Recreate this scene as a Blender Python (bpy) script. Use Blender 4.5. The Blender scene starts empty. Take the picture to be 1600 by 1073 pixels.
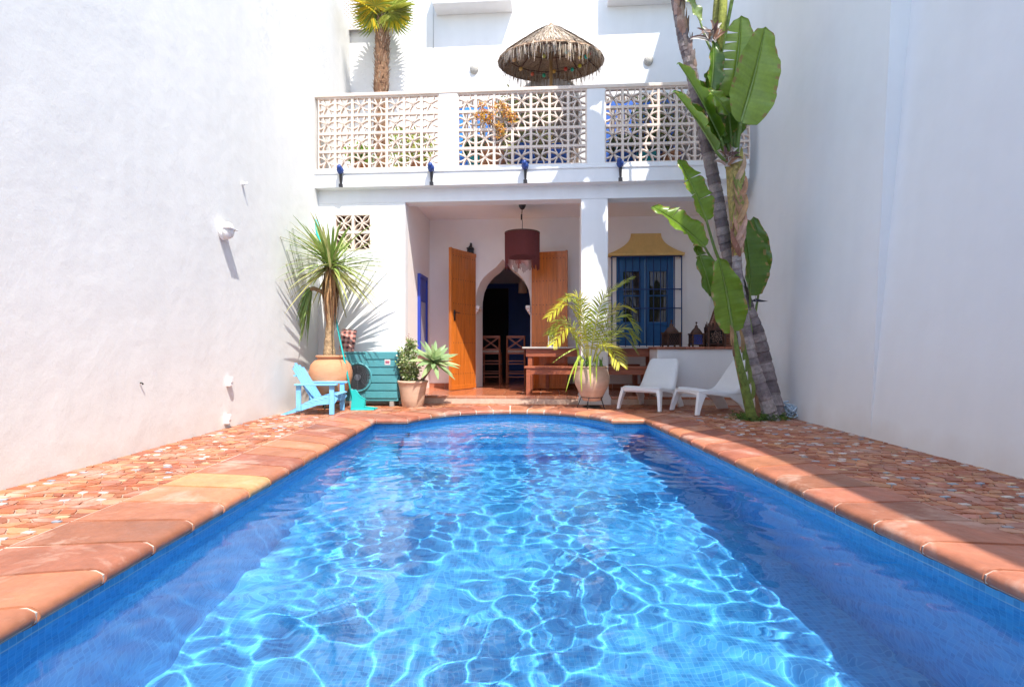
import bpy, math, random
import numpy as np
from mathutils import Vector, Matrix, noise
from mathutils.geometry import tessellate_polygon
R = math.radians
rnd = random.Random(7)
SC = bpy.context.scene
COL = SC.collection

# ------------------------------------------------------------------ camera
cd = bpy.data.cameras.new('camera'); cam = bpy.data.objects.new('camera', cd); COL.objects.link(cam)
SC.camera = cam
F = 820.0; CH = 0.85; HZ = 545.0
cam.location = (0, 0, CH); cam.rotation_euler = (R(90), 0, 0)
cd.sensor_width = 36; cd.lens = 36 * F / 1600; cd.shift_y = 8.5 / 1600
cd.clip_start = 0.05; cd.clip_end = 500
# ------------------------------------------------------------------ light
SUN = Vector((0.29, -0.60, 1.0)).normalized()
w = bpy.data.worlds.new('World'); SC.world = w; w.use_nodes = True
wn = w.node_tree; bg = wn.nodes['Background']
sky = wn.nodes.new('ShaderNodeTexSky'); sky.sky_type = 'NISHITA'; sky.sun_disc = False
sky.sun_elevation = math.asin(SUN.z); sky.sun_rotation = math.atan2(SUN.x, SUN.y)
wn.links.new(sky.outputs[0], bg.inputs[0]); bg.inputs[1].default_value = 0.15
sd = bpy.data.lights.new('sun', 'SUN'); sun = bpy.data.objects.new('sun', sd); COL.objects.link(sun)
sd.energy = 2.95; sd.angle = R(0.5); sd.color = (1.0, 0.955, 0.89)
sun.rotation_euler = SUN.to_track_quat('Z', 'Y').to_euler(); sun.location = (4, -8, 14)
sd.cycles.is_caustics_light = True
SC.view_settings.view_transform = 'Standard'; SC.view_settings.look = 'None'
SC.view_settings.exposure = 1.34; SC.view_settings.gamma = 1.0
SC.cycles.max_bounces = 12; SC.cycles.diffuse_bounces = 9; SC.cycles.transmission_bounces = 8
SC.cycles.sample_clamp_indirect = 25

# ------------------------------------------------------------------ pixel helpers (photo pixels, 1600 wide -> metres)
def P(px, py, Z): return Vector(((px - 800) / F * Z, Z, CH - (py - HZ) / F * Z))
HO = Vector((0, 8.13, 0)); HA = -math.atan(0.069)
HM = Matrix.Translation(HO) @ Matrix.Rotation(HA, 4, 'Z'); HI = HM.inverted()
def HP(px, py, v):
    o = HI @ Vector((0, 0, CH)); d = (HI @ P(px, py, 1)) - o
    t = (v - o.y) / d.y
    return o + d * t
def hu(px, v): return HP(px, HZ, v).x

# ------------------------------------------------------------------ materials
MATS = {}
def mat(name, col, rough=0.6, var=0.0, vscale=4.0, bump=0.0, bscale=30.0, spec=0.5, metal=0.0, attr=False, transl=0.0, fine=0.0, coat=0.0, stretch=None):
    if name in MATS: return MATS[name]
    m = bpy.data.materials.new(name); m.use_nodes = True; nt = m.node_tree; N = nt.nodes; L = nt.links
    b = N['Principled BSDF']; out = N['Material Output']
    b.inputs['Roughness'].default_value = rough; b.inputs['Specular IOR Level'].default_value = spec
    b.inputs['Metallic'].default_value = metal; b.inputs['Coat Weight'].default_value = coat
    tc = N.new('ShaderNodeTexCoord'); co = tc.outputs['Object']
    if stretch:
        mp = N.new('ShaderNodeMapping'); mp.inputs['Scale'].default_value = stretch; L.new(co, mp.inputs[0]); co = mp.outputs[0]
    csock = None
    if attr:
        a = N.new('ShaderNodeAttribute'); a.attribute_name = 'tint'; csock = a.outputs['Color']
    else:
        rgb = N.new('ShaderNodeRGB'); rgb.outputs[0].default_value = (*col, 1); csock = rgb.outputs[0]
    if var > 0:
        for sc_, am in ((vscale, var), (vscale * 6, var * 0.6)):
            n = N.new('ShaderNodeTexNoise'); n.inputs['Scale'].default_value = sc_; n.inputs['Detail'].default_value = 5
            L.new(co, n.inputs['Vector'])
            mr = N.new('ShaderNodeMapRange'); mr.inputs[1].default_value = 0.25; mr.inputs[2].default_value = 0.75
            mr.inputs[3].default_value = 1 - am; mr.inputs[4].default_value = 1 + am * 0.6
            L.new(n.outputs[0], mr.inputs[0])
            mx = N.new('ShaderNodeVectorMath'); mx.operation = 'SCALE'
            L.new(csock, mx.inputs[0]); L.new(mr.outputs[0], mx.inputs['Scale']); csock = mx.outputs[0]
    L.new(csock, b.inputs['Base Color'])
    if bump > 0:
        n = N.new('ShaderNodeTexNoise'); n.inputs['Scale'].default_value = bscale; n.inputs['Detail'].default_value = 6
        L.new(co, n.inputs['Vector'])
        bp = N.new('ShaderNodeBump'); bp.inputs['Strength'].default_value = 1.0; bp.inputs['Distance'].default_value = bump
        L.new(n.outputs[0], bp.inputs['Height']); L.new(bp.outputs[0], b.inputs['Normal'])
        if fine > 0:
            n2 = N.new('ShaderNodeTexNoise'); n2.inputs['Scale'].default_value = bscale * 12; n2.inputs['Detail'].default_value = 3
            L.new(co, n2.inputs['Vector'])
            b2 = N.new('ShaderNodeBump'); b2.inputs['Strength'].default_value = 1.0; b2.inputs['Distance'].default_value = fine
            L.new(n2.outputs[0], b2.inputs['Height']); L.new(bp.outputs[0], b2.inputs['Normal']); L.new(b2.outputs[0], b.inputs['Normal'])
    if transl > 0:
        tr = N.new('ShaderNodeBsdfTranslucent'); L.new(csock, tr.inputs[0])
        mx = N.new('ShaderNodeMixShader'); mx.inputs[0].default_value = transl
        L.new(b.outputs[0], mx.inputs[1]); L.new(tr.outputs[0], mx.inputs[2]); L.new(mx.outputs[0], out.inputs[0])
    MATS[name] = m; return m

def plaster(name, col, streak=0.05, wave=0.004):
    """hand trowelled lime wash: big soft undulations, fine grain, faint vertical weathering"""
    m = mat(name, col, rough=0.9, var=0.03, vscale=0.8, bump=wave, bscale=5.0, fine=0.0006, spec=0.2)
    nt = m.node_tree; N = nt.nodes; L = nt.links; b = N['Principled BSDF']
    src = b.inputs['Base Color'].links[0].from_socket
    tc = N.new('ShaderNodeTexCoord'); mp = N.new('ShaderNodeMapping'); mp.inputs['Scale'].default_value = (3.5, 3.5, 0.25)
    n = N.new('ShaderNodeTexNoise'); n.inputs['Scale'].default_value = 1.6; n.inputs['Detail'].default_value = 7
    L.new(tc.outputs['Object'], mp.inputs[0]); L.new(mp.outputs[0], n.inputs['Vector'])
    mr = N.new('ShaderNodeMapRange'); mr.inputs[1].default_value = 0.35; mr.inputs[2].default_value = 0.7
    mr.inputs[3].default_value = 1 - streak; mr.inputs[4].default_value = 1.0
    L.new(n.outputs[0], mr.inputs[0])
    sx = N.new('ShaderNodeVectorMath'); sx.operation = 'SCALE'; L.new(src, sx.inputs[0]); L.new(mr.outputs[0], sx.inputs['Scale'])
    # pits, trowel dents and a few hairline cracks
    lastn = b.inputs['Normal'].links[0].from_socket
    vo = N.new('ShaderNodeTexVoronoi'); vo.inputs['Scale'].default_value = 1.9; L.new(tc.outputs['Object'], vo.inputs['Vector'])
    vn = N.new('ShaderNodeTexNoise'); vn.inputs['Scale'].default_value = 3.0; vn.inputs['Detail'].default_value = 8; vn.inputs['Roughness'].default_value = .7; L.new(tc.outputs['Object'], vn.inputs['Vector'])
    pm = N.new('ShaderNodeMapRange'); pm.inputs[1].default_value = .0; pm.inputs[2].default_value = .10; L.new(vo.outputs['Distance'], pm.inputs[0])
    ca = N.new('ShaderNodeMath'); ca.operation = 'SUBTRACT'; ca.inputs[1].default_value = .5; L.new(vn.outputs[0], ca.inputs[0])
    cb_ = N.new('ShaderNodeMath'); cb_.operation = 'ABSOLUTE'; L.new(ca.outputs[0], cb_.inputs[0])
    n5 = N.new('ShaderNodeTexNoise'); n5.inputs['Scale'].default_value = .8; n5.inputs['Detail'].default_value = 2; L.new(tc.outputs['Object'], n5.inputs['Vector'])
    th_ = N.new('ShaderNodeMapRange'); th_.inputs[1].default_value = .62; th_.inputs[2].default_value = .72; th_.inputs[3].default_value = 0; th_.inputs[4].default_value = .0028; L.new(n5.outputs[0], th_.inputs[0])
    cm = N.new('ShaderNodeMath'); cm.operation = 'GREATER_THAN'; L.new(cb_.outputs[0], cm.inputs[0]); L.new(th_.outputs[0], cm.inputs[1])
    mu = N.new('ShaderNodeMath'); mu.operation = 'MULTIPLY'; L.new(pm.outputs[0], mu.inputs[0]); L.new(cm.outputs[0], mu.inputs[1])
    bq = N.new('ShaderNodeBump'); bq.inputs['Distance'].default_value = 0.0015; L.new(mu.outputs[0], bq.inputs['Height']); L.new(lastn, bq.inputs['Normal'])
    pat = N.new('ShaderNodeTexNoise'); pat.inputs['Scale'].default_value = 2.1; pat.inputs['Detail'].default_value = 3; pat.inputs['Distortion'].default_value = 0.5; L.new(tc.outputs['Object'], pat.inputs['Vector'])
    bz = N.new('ShaderNodeBump'); bz.inputs['Distance'].default_value = 0.004; L.new(pat.outputs[0], bz.inputs['Height']); L.new(bq.outputs[0], bz.inputs['Normal']); L.new(bz.outputs[0], b.inputs['Normal'])
    # rising-damp grime with a ragged edge near the ground
    sep = N.new('ShaderNodeSeparateXYZ'); L.new(tc.outputs['Object'], sep.inputs[0])
    n3 = N.new('ShaderNodeTexNoise'); n3.inputs['Scale'].default_value = 4; n3.inputs['Detail'].default_value = 8; L.new(tc.outputs['Object'], n3.inputs['Vector'])
    ad = N.new('ShaderNodeMath'); ad.operation = 'MULTIPLY_ADD'; ad.inputs[1].default_value = 0.5; L.new(n3.outputs[0], ad.inputs[0]); L.new(sep.outputs[2], ad.inputs[2])
    m2 = N.new('ShaderNodeMapRange'); m2.inputs[1].default_value = 0.22; m2.inputs[2].default_value = 0.5; m2.inputs[3].default_value = 0.35; m2.inputs[4].default_value = 0.0
    L.new(ad.outputs[0], m2.inputs[0])
    mx = N.new('ShaderNodeMix'); mx.data_type = 'RGBA'; mx.inputs[7].default_value = (0.62, 0.54, 0.47, 1)
    L.new(m2.outputs[0], mx.inputs[0]); L.new(sx.outputs[0], mx.inputs[6]); L.new(mx.outputs[2], b.inputs['Base Color'])
    return m

M_wallL = plaster('white_plaster_left', (0.75, 0.745, 0.72), streak=.03, wave=.006)
M_wallR = plaster('white_plaster_right', (0.81, 0.82, 0.81), streak=.02, wave=0.004)
M_house = plaster('white_plaster_house', (0.82, 0.815, 0.81), streak=0.04, wave=0.003)
M_porch = mat('porch_plaster', (0.90, 0.84, 0.79), 0.9, 0.03, 1.2, 0.003, 6, 0.2)
M_block = mat('breeze_block_concrete', (0.72, 0.60, 0.51), 0.9, 0.10, 3, 0.0015, 60)
M_terr = mat('terracotta_glazed', (0.5, 0.2, 0.1), 0.38, 0.22, 5, 0.003, 25, attr=True, spec=0.45, fine=0.0004)
M_floor = mat('porch_terracotta', (0.5, 0.2, 0.1), 0.22, 0.15, 6, 0.0012, 20, attr=True, spec=0.5)
def lime(m, amt=.6, sc=2.2, lo=.52, hi=.66):
    """old lime and wear: ragged pale patches that belong to the surface"""
    nt = m.node_tree; N = nt.nodes; L = nt.links; b = N['Principled BSDF']; src = b.inputs['Base Color'].links[0].from_socket
    tc = N.new('ShaderNodeTexCoord'); n = N.new('ShaderNodeTexNoise'); n.inputs['Scale'].default_value = sc; n.inputs['Detail'].default_value = 9; n.inputs['Roughness'].default_value = .68; n.inputs['Distortion'].default_value = .6
    L.new(tc.outputs['Object'], n.inputs['Vector']); mr = N.new('ShaderNodeMapRange'); mr.inputs[1].default_value = lo; mr.inputs[2].default_value = hi; mr.inputs[4].default_value = amt; L.new(n.outputs[0], mr.inputs[0])
    mx = N.new('ShaderNodeMix'); mx.data_type = 'RGBA'; mx.inputs[7].default_value = (.56, .40, .32, 1); L.new(mr.outputs[0], mx.inputs[0]); L.new(src, mx.inputs[6]); L.new(mx.outputs[2], b.inputs['Base Color'])
    rr = N.new('ShaderNodeMapRange'); rr.inputs[1].default_value = .35; rr.inputs[2].default_value = .65; rr.inputs[3].default_value = .32; rr.inputs[4].default_value = .75; L.new(n.outputs[0], rr.inputs[0]); L.new(rr.outputs[0], b.inputs['Roughness'])
lime(M_terr)
M_joint = mat('pale_joint', (0.60, 0.50, 0.42), 0.9, 0.25, 15, 0.002, 80)
M_riser = mat('pale_riser', (0.60, 0.43, 0.33), 0.8, 0.2, 8, 0.002, 40)
M_grout = mat('grout', (0.46, 0.30, 0.22), 0.9, 0.2, 15, 0.002, 80)
M_door = mat('orange_varnished_wood', (0.56, 0.15, 0.018), 0.35, 0.28, 3, 0.001, 40, stretch=(9, 9, 0.7), coat=0.3)
M_dooredge = mat('brown_varnished_wood', (0.22, 0.055, 0.02), 0.4, 0.25, 3, 0.001, 40, stretch=(8, 8, 1))
M_bench = mat('red_brown_wood', (0.36, 0.105, 0.05), 0.4, 0.3, 4, 0.001, 40, stretch=(1, 8, 8))
M_tabletop = mat('grey_table_top', (0.45, 0.42, 0.38), 0.4, 0.15, 8)
M_blue = mat('blue_paint', (0.010, 0.10, 0.27), 0.45, 0.12, 6, 0.0006, 50)
M_bluebar = mat('dark_blue_iron', (0.012, 0.045, 0.16), 0.45, 0.1, 10)
M_hood = mat('mustard_plaster', (0.74, 0.48, 0.17), 0.85, 0.10, 4, 0.002, 25)
M_iron = mat('black_iron', (0.02, 0.018, 0.017), 0.5, 0.2, 20, 0.001, 60)
M_rust = mat('rusty_brown_metal', (0.10, 0.045, 0.03), 0.6, 0.4, 20, 0.002, 60, metal=0.3)
M_white = mat('white_plastic', (0.80, 0.80, 0.79), 0.35, 0.03, 5)
M_lightblue = mat('light_blue_paint', (0.19, 0.50, 0.80), 0.5, 0.10, 8, 0.0008, 40)
M_turq = mat('turquoise_plastic', (0.02, 0.46, 0.43), 0.4, 0.08, 8)
M_ac = mat('teal_painted_metal', (0.07, 0.28, 0.31), 0.45, 0.12, 5, 0.0008, 20)
M_acd = mat('dark_grille', (0.02, 0.025, 0.03), 0.5)
M_clay = mat('terracotta_pot', (0.58, 0.27, 0.14), 0.8, 0.14, 4, 0.002, 30, stretch=(1, 1, 3))
M_clay2 = mat('pale_terracotta_pot', (0.60, 0.40, 0.28), 0.85, 0.14, 4, 0.003, 30, stretch=(1, 1, 5))
M_soil = mat('dark_soil', (0.05, 0.035, 0.025), 0.95, 0.3, 20, 0.01, 40)
M_lamp = mat('dark_red_beaded_shade', (0.15, 0.014, 0.008), 0.7, 0.3, 40, 0.002, 90, stretch=(3, 3, .4))
M_straw = mat('straw', (0.42, 0.33, 0.24), 0.9, 0.35, 14, attr=True)
M_weave = mat('woven_cane', (0.42, 0.27, 0.17), 0.8, 0.5, 40, 0.006, 60, stretch=(1, 1, 1))
M_pole = mat('bamboo_pole', (0.42, 0.24, 0.10), 0.5, 0.25, 8, 0.001, 30, stretch=(1, 1, 0.3))
M_leaf = mat('broad_leaf_green', (0.075, 0.21, 0.022), 0.33, 0.18, 6, 0, 10, attr=True, transl=0.32, spec=0.55)
M_blade = mat('blade_foliage', (0.15, 0.25, 0.05), 0.42, 0.15, 10, attr=True, transl=0.28)
M_trunk = mat('ringed_grey_trunk', (0.26, 0.22, 0.20), 0.9, 0.35, 14, 0.006, 30, attr=True)
M_fibre = mat('fibrous_trunk', (0.30, 0.17, 0.09), 0.95, 0.5, 22, 0.012, 45, attr=True)
M_dry = mat('dry_leaf_sheath', (0.42, 0.25, 0.13), 0.85, 0.3, 12, 0.002, 40, attr=True, transl=0.15)
M_wood2 = mat('dark_wood', (0.13, 0.05, 0.025), 0.5, 0.3, 8, 0.001, 40)
M_cushion = mat('pale_cushion', (0.62, 0.50, 0.40), 0.9, 0.1, 20)
M_black = mat('black_plastic', (0.025, 0.022, 0.025), 0.5)
M_bluewrap = mat('blue_wrap', (0.02, 0.06, 0.26), 0.4, 0.2, 20, 0.004, 40)
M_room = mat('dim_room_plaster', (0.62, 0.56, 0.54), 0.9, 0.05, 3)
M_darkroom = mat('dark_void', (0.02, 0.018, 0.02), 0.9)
M_navy = mat('navy_door_paint', (0.015, 0.06, 0.28), 0.5, 0.1, 6)
M_tuft = mat('ground_fern', (0.09, 0.20, 0.03), 0.6, 0.2, 10, attr=True, transl=0.2)
M_rope = mat('pale_blue_white_rope', (0.45, 0.55, 0.62), 0.8, 0.3, 30, 0.002, 60)
M_brick = mat('brick_ledge', (0.36, 0.13, 0.075), 0.7, 0.25, 10, 0.002, 40, attr=True)
M_bluesq = mat('blue_glass', (0.02, 0.12, 0.65), 0.12, 0.1, 10, spec=0.8)
M_reed = mat('woven_brown_reed', (0.27, 0.11, 0.06), 0.85, 0.4, 30, 0.004, 70)
M_lattice = mat('white_lattice', (0.72, 0.66, 0.58), 0.7, 0.08, 8)
M_flower = mat('orange_dried_petals', (0.62, 0.26, 0.04), 0.8, 0.2, 20, attr=True, transl=0.3)
M_plaid = mat('red_plaid_fabric', (0.30, 0.09, 0.08), 0.9, 0.3, 20, attr=True)

def glassm():
    m = mat('window_glass', (0.03, 0.025, 0.025), 0.03, spec=1.0); return m
M_glass = glassm()

def water_mat():
    m = bpy.data.materials.new('pool_water'); m.use_nodes = True; nt = m.node_tree; b = nt.nodes['Principled BSDF']
    b.inputs['Base Color'].default_value = (0.80, 0.97, 1, 1); b.inputs['Roughness'].default_value = 0.0
    b.inputs['Transmission Weight'].default_value = 1; b.inputs['IOR'].default_value = 1.31
    return m
M_water = water_mat()

def mosaic_mat():
    m = bpy.data.materials.new('blue_glass_mosaic'); m.use_nodes = True; nt = m.node_tree; N = nt.nodes; L = nt.links; b = N['Principled BSDF']
    uv = N.new('ShaderNodeUVMap')
    br = N.new('ShaderNodeTexBrick'); br.offset = 0; br.inputs['Scale'].default_value = 1
    br.inputs['Brick Width'].default_value = 0.027; br.inputs['Row Height'].default_value = 0.027
    br.inputs['Mortar Size'].default_value = 0.0016; br.inputs['Mortar Smooth'].default_value = 0.1
    br.inputs['Color1'].default_value = (0.050, 0.255, 0.54, 1); br.inputs['Color2'].default_value = (0.085, 0.38, 0.70, 1)
    br.inputs['Mortar'].default_value = (0.13, 0.42, 0.70, 1)
    L.new(uv.outputs[0], br.inputs['Vector'])
    sp = N.new('ShaderNodeSeparateXYZ'); L.new(uv.outputs[0], sp.inputs[0])
    nz = N.new('ShaderNodeTexNoise'); nz.inputs['Scale'].default_value = 7; nz.inputs['Detail'].default_value = 6; L.new(uv.outputs[0], nz.inputs['Vector'])
    ma = N.new('ShaderNodeMath'); ma.operation = 'MULTIPLY_ADD'; ma.inputs[1].default_value = 0.016; L.new(nz.outputs[0], ma.inputs[0]); L.new(sp.outputs[1], ma.inputs[2])
    cr = N.new('ShaderNodeValToRGB'); cr.color_ramp.elements[0].position = 0.0; e = cr.color_ramp.elements
    e[0].color = (0,0,0,1); e[1].position = 1.0; e[1].color = (0,0,0,1); q1 = e.new(.42); q1.color = (0,0,0,1); q2 = e.new(.5); q2.color = (.75,.75,.75,1); q3 = e.new(.58); q3.color = (0,0,0,1)
    mrr = N.new('ShaderNodeMapRange'); mrr.inputs[1].default_value = -0.12; mrr.inputs[2].default_value = -0.08; L.new(ma.outputs[0], mrr.inputs[0]); L.new(mrr.outputs[0], cr.inputs[0])
    mx = N.new('ShaderNodeMix'); mx.data_type = 'RGBA'; mx.inputs[7].default_value = (.48, .58, .60, 1); L.new(cr.outputs[0], mx.inputs[0]); L.new(br.outputs['Color'], mx.inputs[6]); L.new(mx.outputs[2], b.inputs['Base Color'])
    b.inputs['Roughness'].default_value = 0.25
    return m
M_mosaic = mosaic_mat()

# ------------------------------------------------------------------ mesh builder
class MB:
    def __init__(s): s.v = []; s.f = []; s.t = []; s.uv = []; s.mi = None
    def add(s, vs, fs, tint=None, uv=None):
        o = len(s.v); s.v += [tuple(x) for x in vs]
        for k, f in enumerate(fs):
            s.f.append(tuple(i + o for i in f)); s.t.append(tint or (1, 1, 1)); s.uv.append(uv[k] if uv else None)
        return s
    def box(s, x0, x1, y0, y1, z0, z1, tint=None, M=None):
        vs = [Vector(p) for p in ((x0,y0,z0),(x1,y0,z0),(x1,y1,z0),(x0,y1,z0),(x0,y0,z1),(x1,y0,z1),(x1,y1,z1),(x0,y1,z1))]
        if M is not None: vs = [M @ p for p in vs]
        return s.add(vs, [(0,3,2,1),(4,5,6,7),(0,1,5,4),(1,2,6,5),(2,3,7,6),(3,0,4,7)], tint)
    def bar(s, a, b, w, h, up=(0,0,1), tint=None):
        a = Vector(a); b = Vector(b); d = (b - a); ln = d.length; d.normalize(); up = Vector(up)
        x = d.cross(up)
        if x.length < 1e-4: x = d.cross(Vector((0,1,0)))
        x.normalize(); u = x.cross(d)
        vs = []
        for t in (0, ln):
            for sx, sz in ((-1,-1),(1,-1),(1,1),(-1,1)): vs.append(a + d*t + x*sx*w/2 + u*sz*h/2)
        return s.add(vs, [(3,2,1,0),(4,5,6,7),(0,1,5,4),(1,2,6,5),(2,3,7,6),(3,0,4,7)], tint)
    def prism(s, pts, y0, y1, M=None, tint=None, ys=None):
        """outline pts (x,z) extruded along y"""
        n = len(pts); vs = [Vector((p[0], y0, p[1])) for p in pts] + [Vector((p[0], y1, p[1])) for p in pts]
        if M is not None: vs = [M @ p for p in vs]
        tri = tessellate_polygon([[Vector((p[0], p[1], 0)) for p in pts]])
        fs = [tuple(t) for t in tri] + [tuple(i + n for i in reversed(t)) for t in tri]
        fs += [(i, (i+1) % n, (i+1) % n + n, i + n) for i in range(n)]
        return s.add(vs, fs, tint)
    def tube(s, pts, rad, n=8, tint=None, cap=True, prof=None):
        pts = [Vector(p) for p in pts]; m = len(pts)
        if not hasattr(rad, '__len__'): rad = [rad] * m
        vs = []; prev = None
        for i, p in enumerate(pts):
            d = (pts[min(i+1, m-1)] - pts[max(i-1, 0)]).normalized()
            if prev is None: x = d.orthogonal().normalized()
            else:
                x = prev - d * prev.dot(d)
                x = x.normalized() if x.length > 1e-6 else d.orthogonal().normalized()
            prev = x; y = d.cross(x)
            for k in range(n):
                a = 2*math.pi*k/n; vs.append(p + (x*math.cos(a) + y*math.sin(a)) * rad[i])
        fs = [(i*n+k, i*n+(k+1) % n, (i+1)*n+(k+1) % n, (i+1)*n+k) for i in range(m-1) for k in range(n)]
        if cap: fs += [tuple(reversed(range(n))), tuple(range((m-1)*n, m*n))]
        return s.add(vs, fs, tint)
    def lathe(s, prof, n=24, c=(0,0,0), tint=None, M=None):
        vs = []; c = Vector(c)
        for r, z in prof:
            for k in range(n):
                a = 2*math.pi*k/n; p = Vector((r*math.cos(a), r*math.sin(a), z))
                vs.append((M @ p if M is not None else p) + c)
        m = len(prof)
        fs = [(i*n+k, i*n+(k+1) % n, (i+1)*n+(k+1) % n, (i+1)*n+k) for i in range(m-1) for k in range(n)]
        if prof[0][0] > 1e-5: fs.append(tuple(reversed(range(n))))
        if prof[-1][0] > 1e-5: fs.append(tuple(range((m-1)*n, m*n)))
        return s.add(vs, fs, tint)
    def ball(s, c, r, n=8, m=6, tint=None, sc=(1,1,1), jit=0):
        vs = []; c = Vector(c)
        for i in range(m+1):
            th = math.pi*i/m
            for k in range(n):
                a = 2*math.pi*k/n; q = r*(1 + rnd.uniform(-jit, jit))
                vs.append(c + Vector((q*sc[0]*math.sin(th)*math.cos(a), q*sc[1]*math.sin(th)*math.sin(a), q*sc[2]*math.cos(th))))
        fs = [(i*n+k, (i+1)*n+k, (i+1)*n+(k+1) % n, i*n+(k+1) % n) for i in range(m) for k in range(n)]
        return s.add(vs, fs, tint)
    def strip(s, pts, wid, side, tint=None, fold=0.0):
        """thin blade: midline pts, half widths, side vector"""
        pts = [Vector(p) for p in pts]; m = len(pts); vs = []
        side = Vector(side)
        for i, p in enumerate(pts):
            d = (pts[min(i+1, m-1)] - pts[max(i-1, 0)]).normalized()
            x = side - d*side.dot(d)
            x = x.normalized() if x.length > 1e-5 else d.orthogonal().normalized()
            n = x.cross(d)
            vs += [p - x*wid[i] + n*fold*wid[i], p, p + x*wid[i] + n*fold*wid[i]]
        fs = []
        for i in range(m-1):
            a = i*3; fs += [(a, a+1, a+4, a+3), (a+1, a+2, a+5, a+4)]
        return s.add(vs, fs, tint)
    def build(s, name, m, parent=None, smooth=False, bevel=0.0, loc=None, seg=2, angle=40):
        me = bpy.data.meshes.new(name); me.from_pydata(s.v, [], s.f)
        me.materials.append(m)
        if s.mi:
            me.materials.append(s.mi[1]); me.polygons.foreach_set('material_index', [0 if i < s.mi[0] else 1 for i in range(len(s.f))])
        if any(t != (1,1,1) for t in s.t):
            at = me.color_attributes.new('tint', 'FLOAT_COLOR', 'CORNER'); buf = []
            for f, t in zip(s.f, s.t): buf += [t[0], t[1], t[2], 1.0] * len(f)
            at.data.foreach_set('color', buf)
        elif m.node_tree.nodes.get('Attribute'):
            at = me.color_attributes.new('tint', 'FLOAT_COLOR', 'CORNER')
            c = DEF.get(m.name, (.5,.5,.5)); at.data.foreach_set('color', [c[0], c[1], c[2], 1.0] * len(me.loops))
        if any(u is not None for u in s.uv):
            ul = me.uv_layers.new(name='UVMap'); buf = []
            for f, u in zip(s.f, s.uv):
                for k in range(len(f)): buf += list(u[k]) if u else [0, 0]
            ul.data.foreach_set('uv', buf)
        if smooth: me.polygons.foreach_set('use_smooth', [True]*len(me.polygons))
        me.update()
        o = bpy.data.objects.new(name, me); COL.objects.link(o)
        if parent: o.parent = parent
        if loc is not None: o.location = loc
        if bevel:
            md = o.modifiers.new('bevel', 'BEVEL'); md.width = bevel; md.segments = seg; md.limit_method = 'ANGLE'; md.angle_limit = R(angle)
            me.polygons.foreach_set('use_smooth', [True]*len(me.polygons))
            if angle >= 30: 
                wn_ = o.modifiers.new('wn', 'WEIGHTED_NORMAL'); wn_.keep_sharp = False
        return o
DEF = {'straw': (.42,.33,.24), 'broad_leaf_green': (.075,.21,.022), 'blade_foliage': (.15,.25,.05), 'ringed_grey_trunk': (.26,.22,.20)}

def tag(o, label=None, cat=None, group=None, kind=None):
    if label: o['label'] = label
    if cat: o['category'] = cat
    if group: o['group'] = group
    if kind: o['kind'] = kind
    return o
def thing(name, label, cat, loc=(0,0,0), rz=0.0, group=None):
    o = bpy.data.objects.new(name, None); COL.objects.link(o); o.empty_display_size = 0.1
    o.location = loc; o.rotation_euler = (0, 0, rz); return tag(o, label, cat, group)
def copy_tree(o, parent=None):
    c = o.copy(); COL.objects.link(c)
    if parent: c.parent = parent
    for ch in list(o.children): copy_tree(ch, c)
    return c
def jit(c, a):
    k = 1 + rnd.uniform(-a, a); return (c[0]*k, c[1]*k*(1+rnd.uniform(-a, a)*.3), c[2]*k)
def lerp(a, b, t): return a + (b-a)*t
def spline(pts, n):
    """Catmull-Rom through pts"""
    pts = [Vector(p) for p in pts]; out = []
    m = len(pts)
    for i in range(n):
        t = i/(n-1)*(m-1); k = min(int(t), m-2); f = t-k
        p0 = pts[max(k-1,0)]; p1 = pts[k]; p2 = pts[k+1]; p3 = pts[min(k+2, m-1)]
        out.append(0.5*((2*p1) + (p2-p0)*f + (2*p0-5*p1+4*p2-p3)*f*f + (3*p1-p0-3*p2+p3)*f**3))
    return out
def interp(t, ks):
    for (a, x), (b, y) in zip(ks, ks[1:]):
        if t <= b: return x + (y-x)*(t-a)/(b-a)
    return ks[-1][1]

#@@POOL
# ================================================================== POOL
AR = 1.287; AC = Vector((-0.025, 6.013))
a0 = math.atan2(6.34-AC.y, -1.27-AC.x); a1 = math.atan2(6.34-AC.y, 1.22-AC.x)
outline = [(-1.535, -0.9), (-1.66, 6.34), (-1.27, 6.34)]
NARC = 14
for i in range(1, NARC):
    a = lerp(a0, a1, i/NARC); outline.append((AC.x+AR*math.cos(a), AC.y+AR*math.sin(a)))
outline += [(1.22, 6.34), (1.62, 6.34), (1.975, -0.9)]
outline = [Vector(p) for p in outline]
wid = [0.56, 0.56] + [0.5]*(NARC+1) + [0.46, 0.46]
NV = len(outline)
mit = []
for i in range(NV):
    p = outline[i]; d1 = (p-outline[i-1]).normalized(); d2 = (outline[(i+1) % NV]-p).normalized()
    n1 = Vector((-d1.y, d1.x)); n2 = Vector((-d2.y, d2.x)); b = (n1+n2); b = b/ max(b.dot(n1), 0.35)
    mit.append(b)
def off(i, d): return outline[i % NV] + mit[i % NV]*d
def inpoly(x, y, poly):
    c = False; j = len(poly)-1
    for i in range(len(poly)):
        xi, yi = poly[i]; xj, yj = poly[j]
        if (yi > y) != (yj > y) and x < (xj-xi)*(y-yi)/(yj-yi)+xi: c = not c
        j = i
    return c
WATER = -0.115
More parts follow.
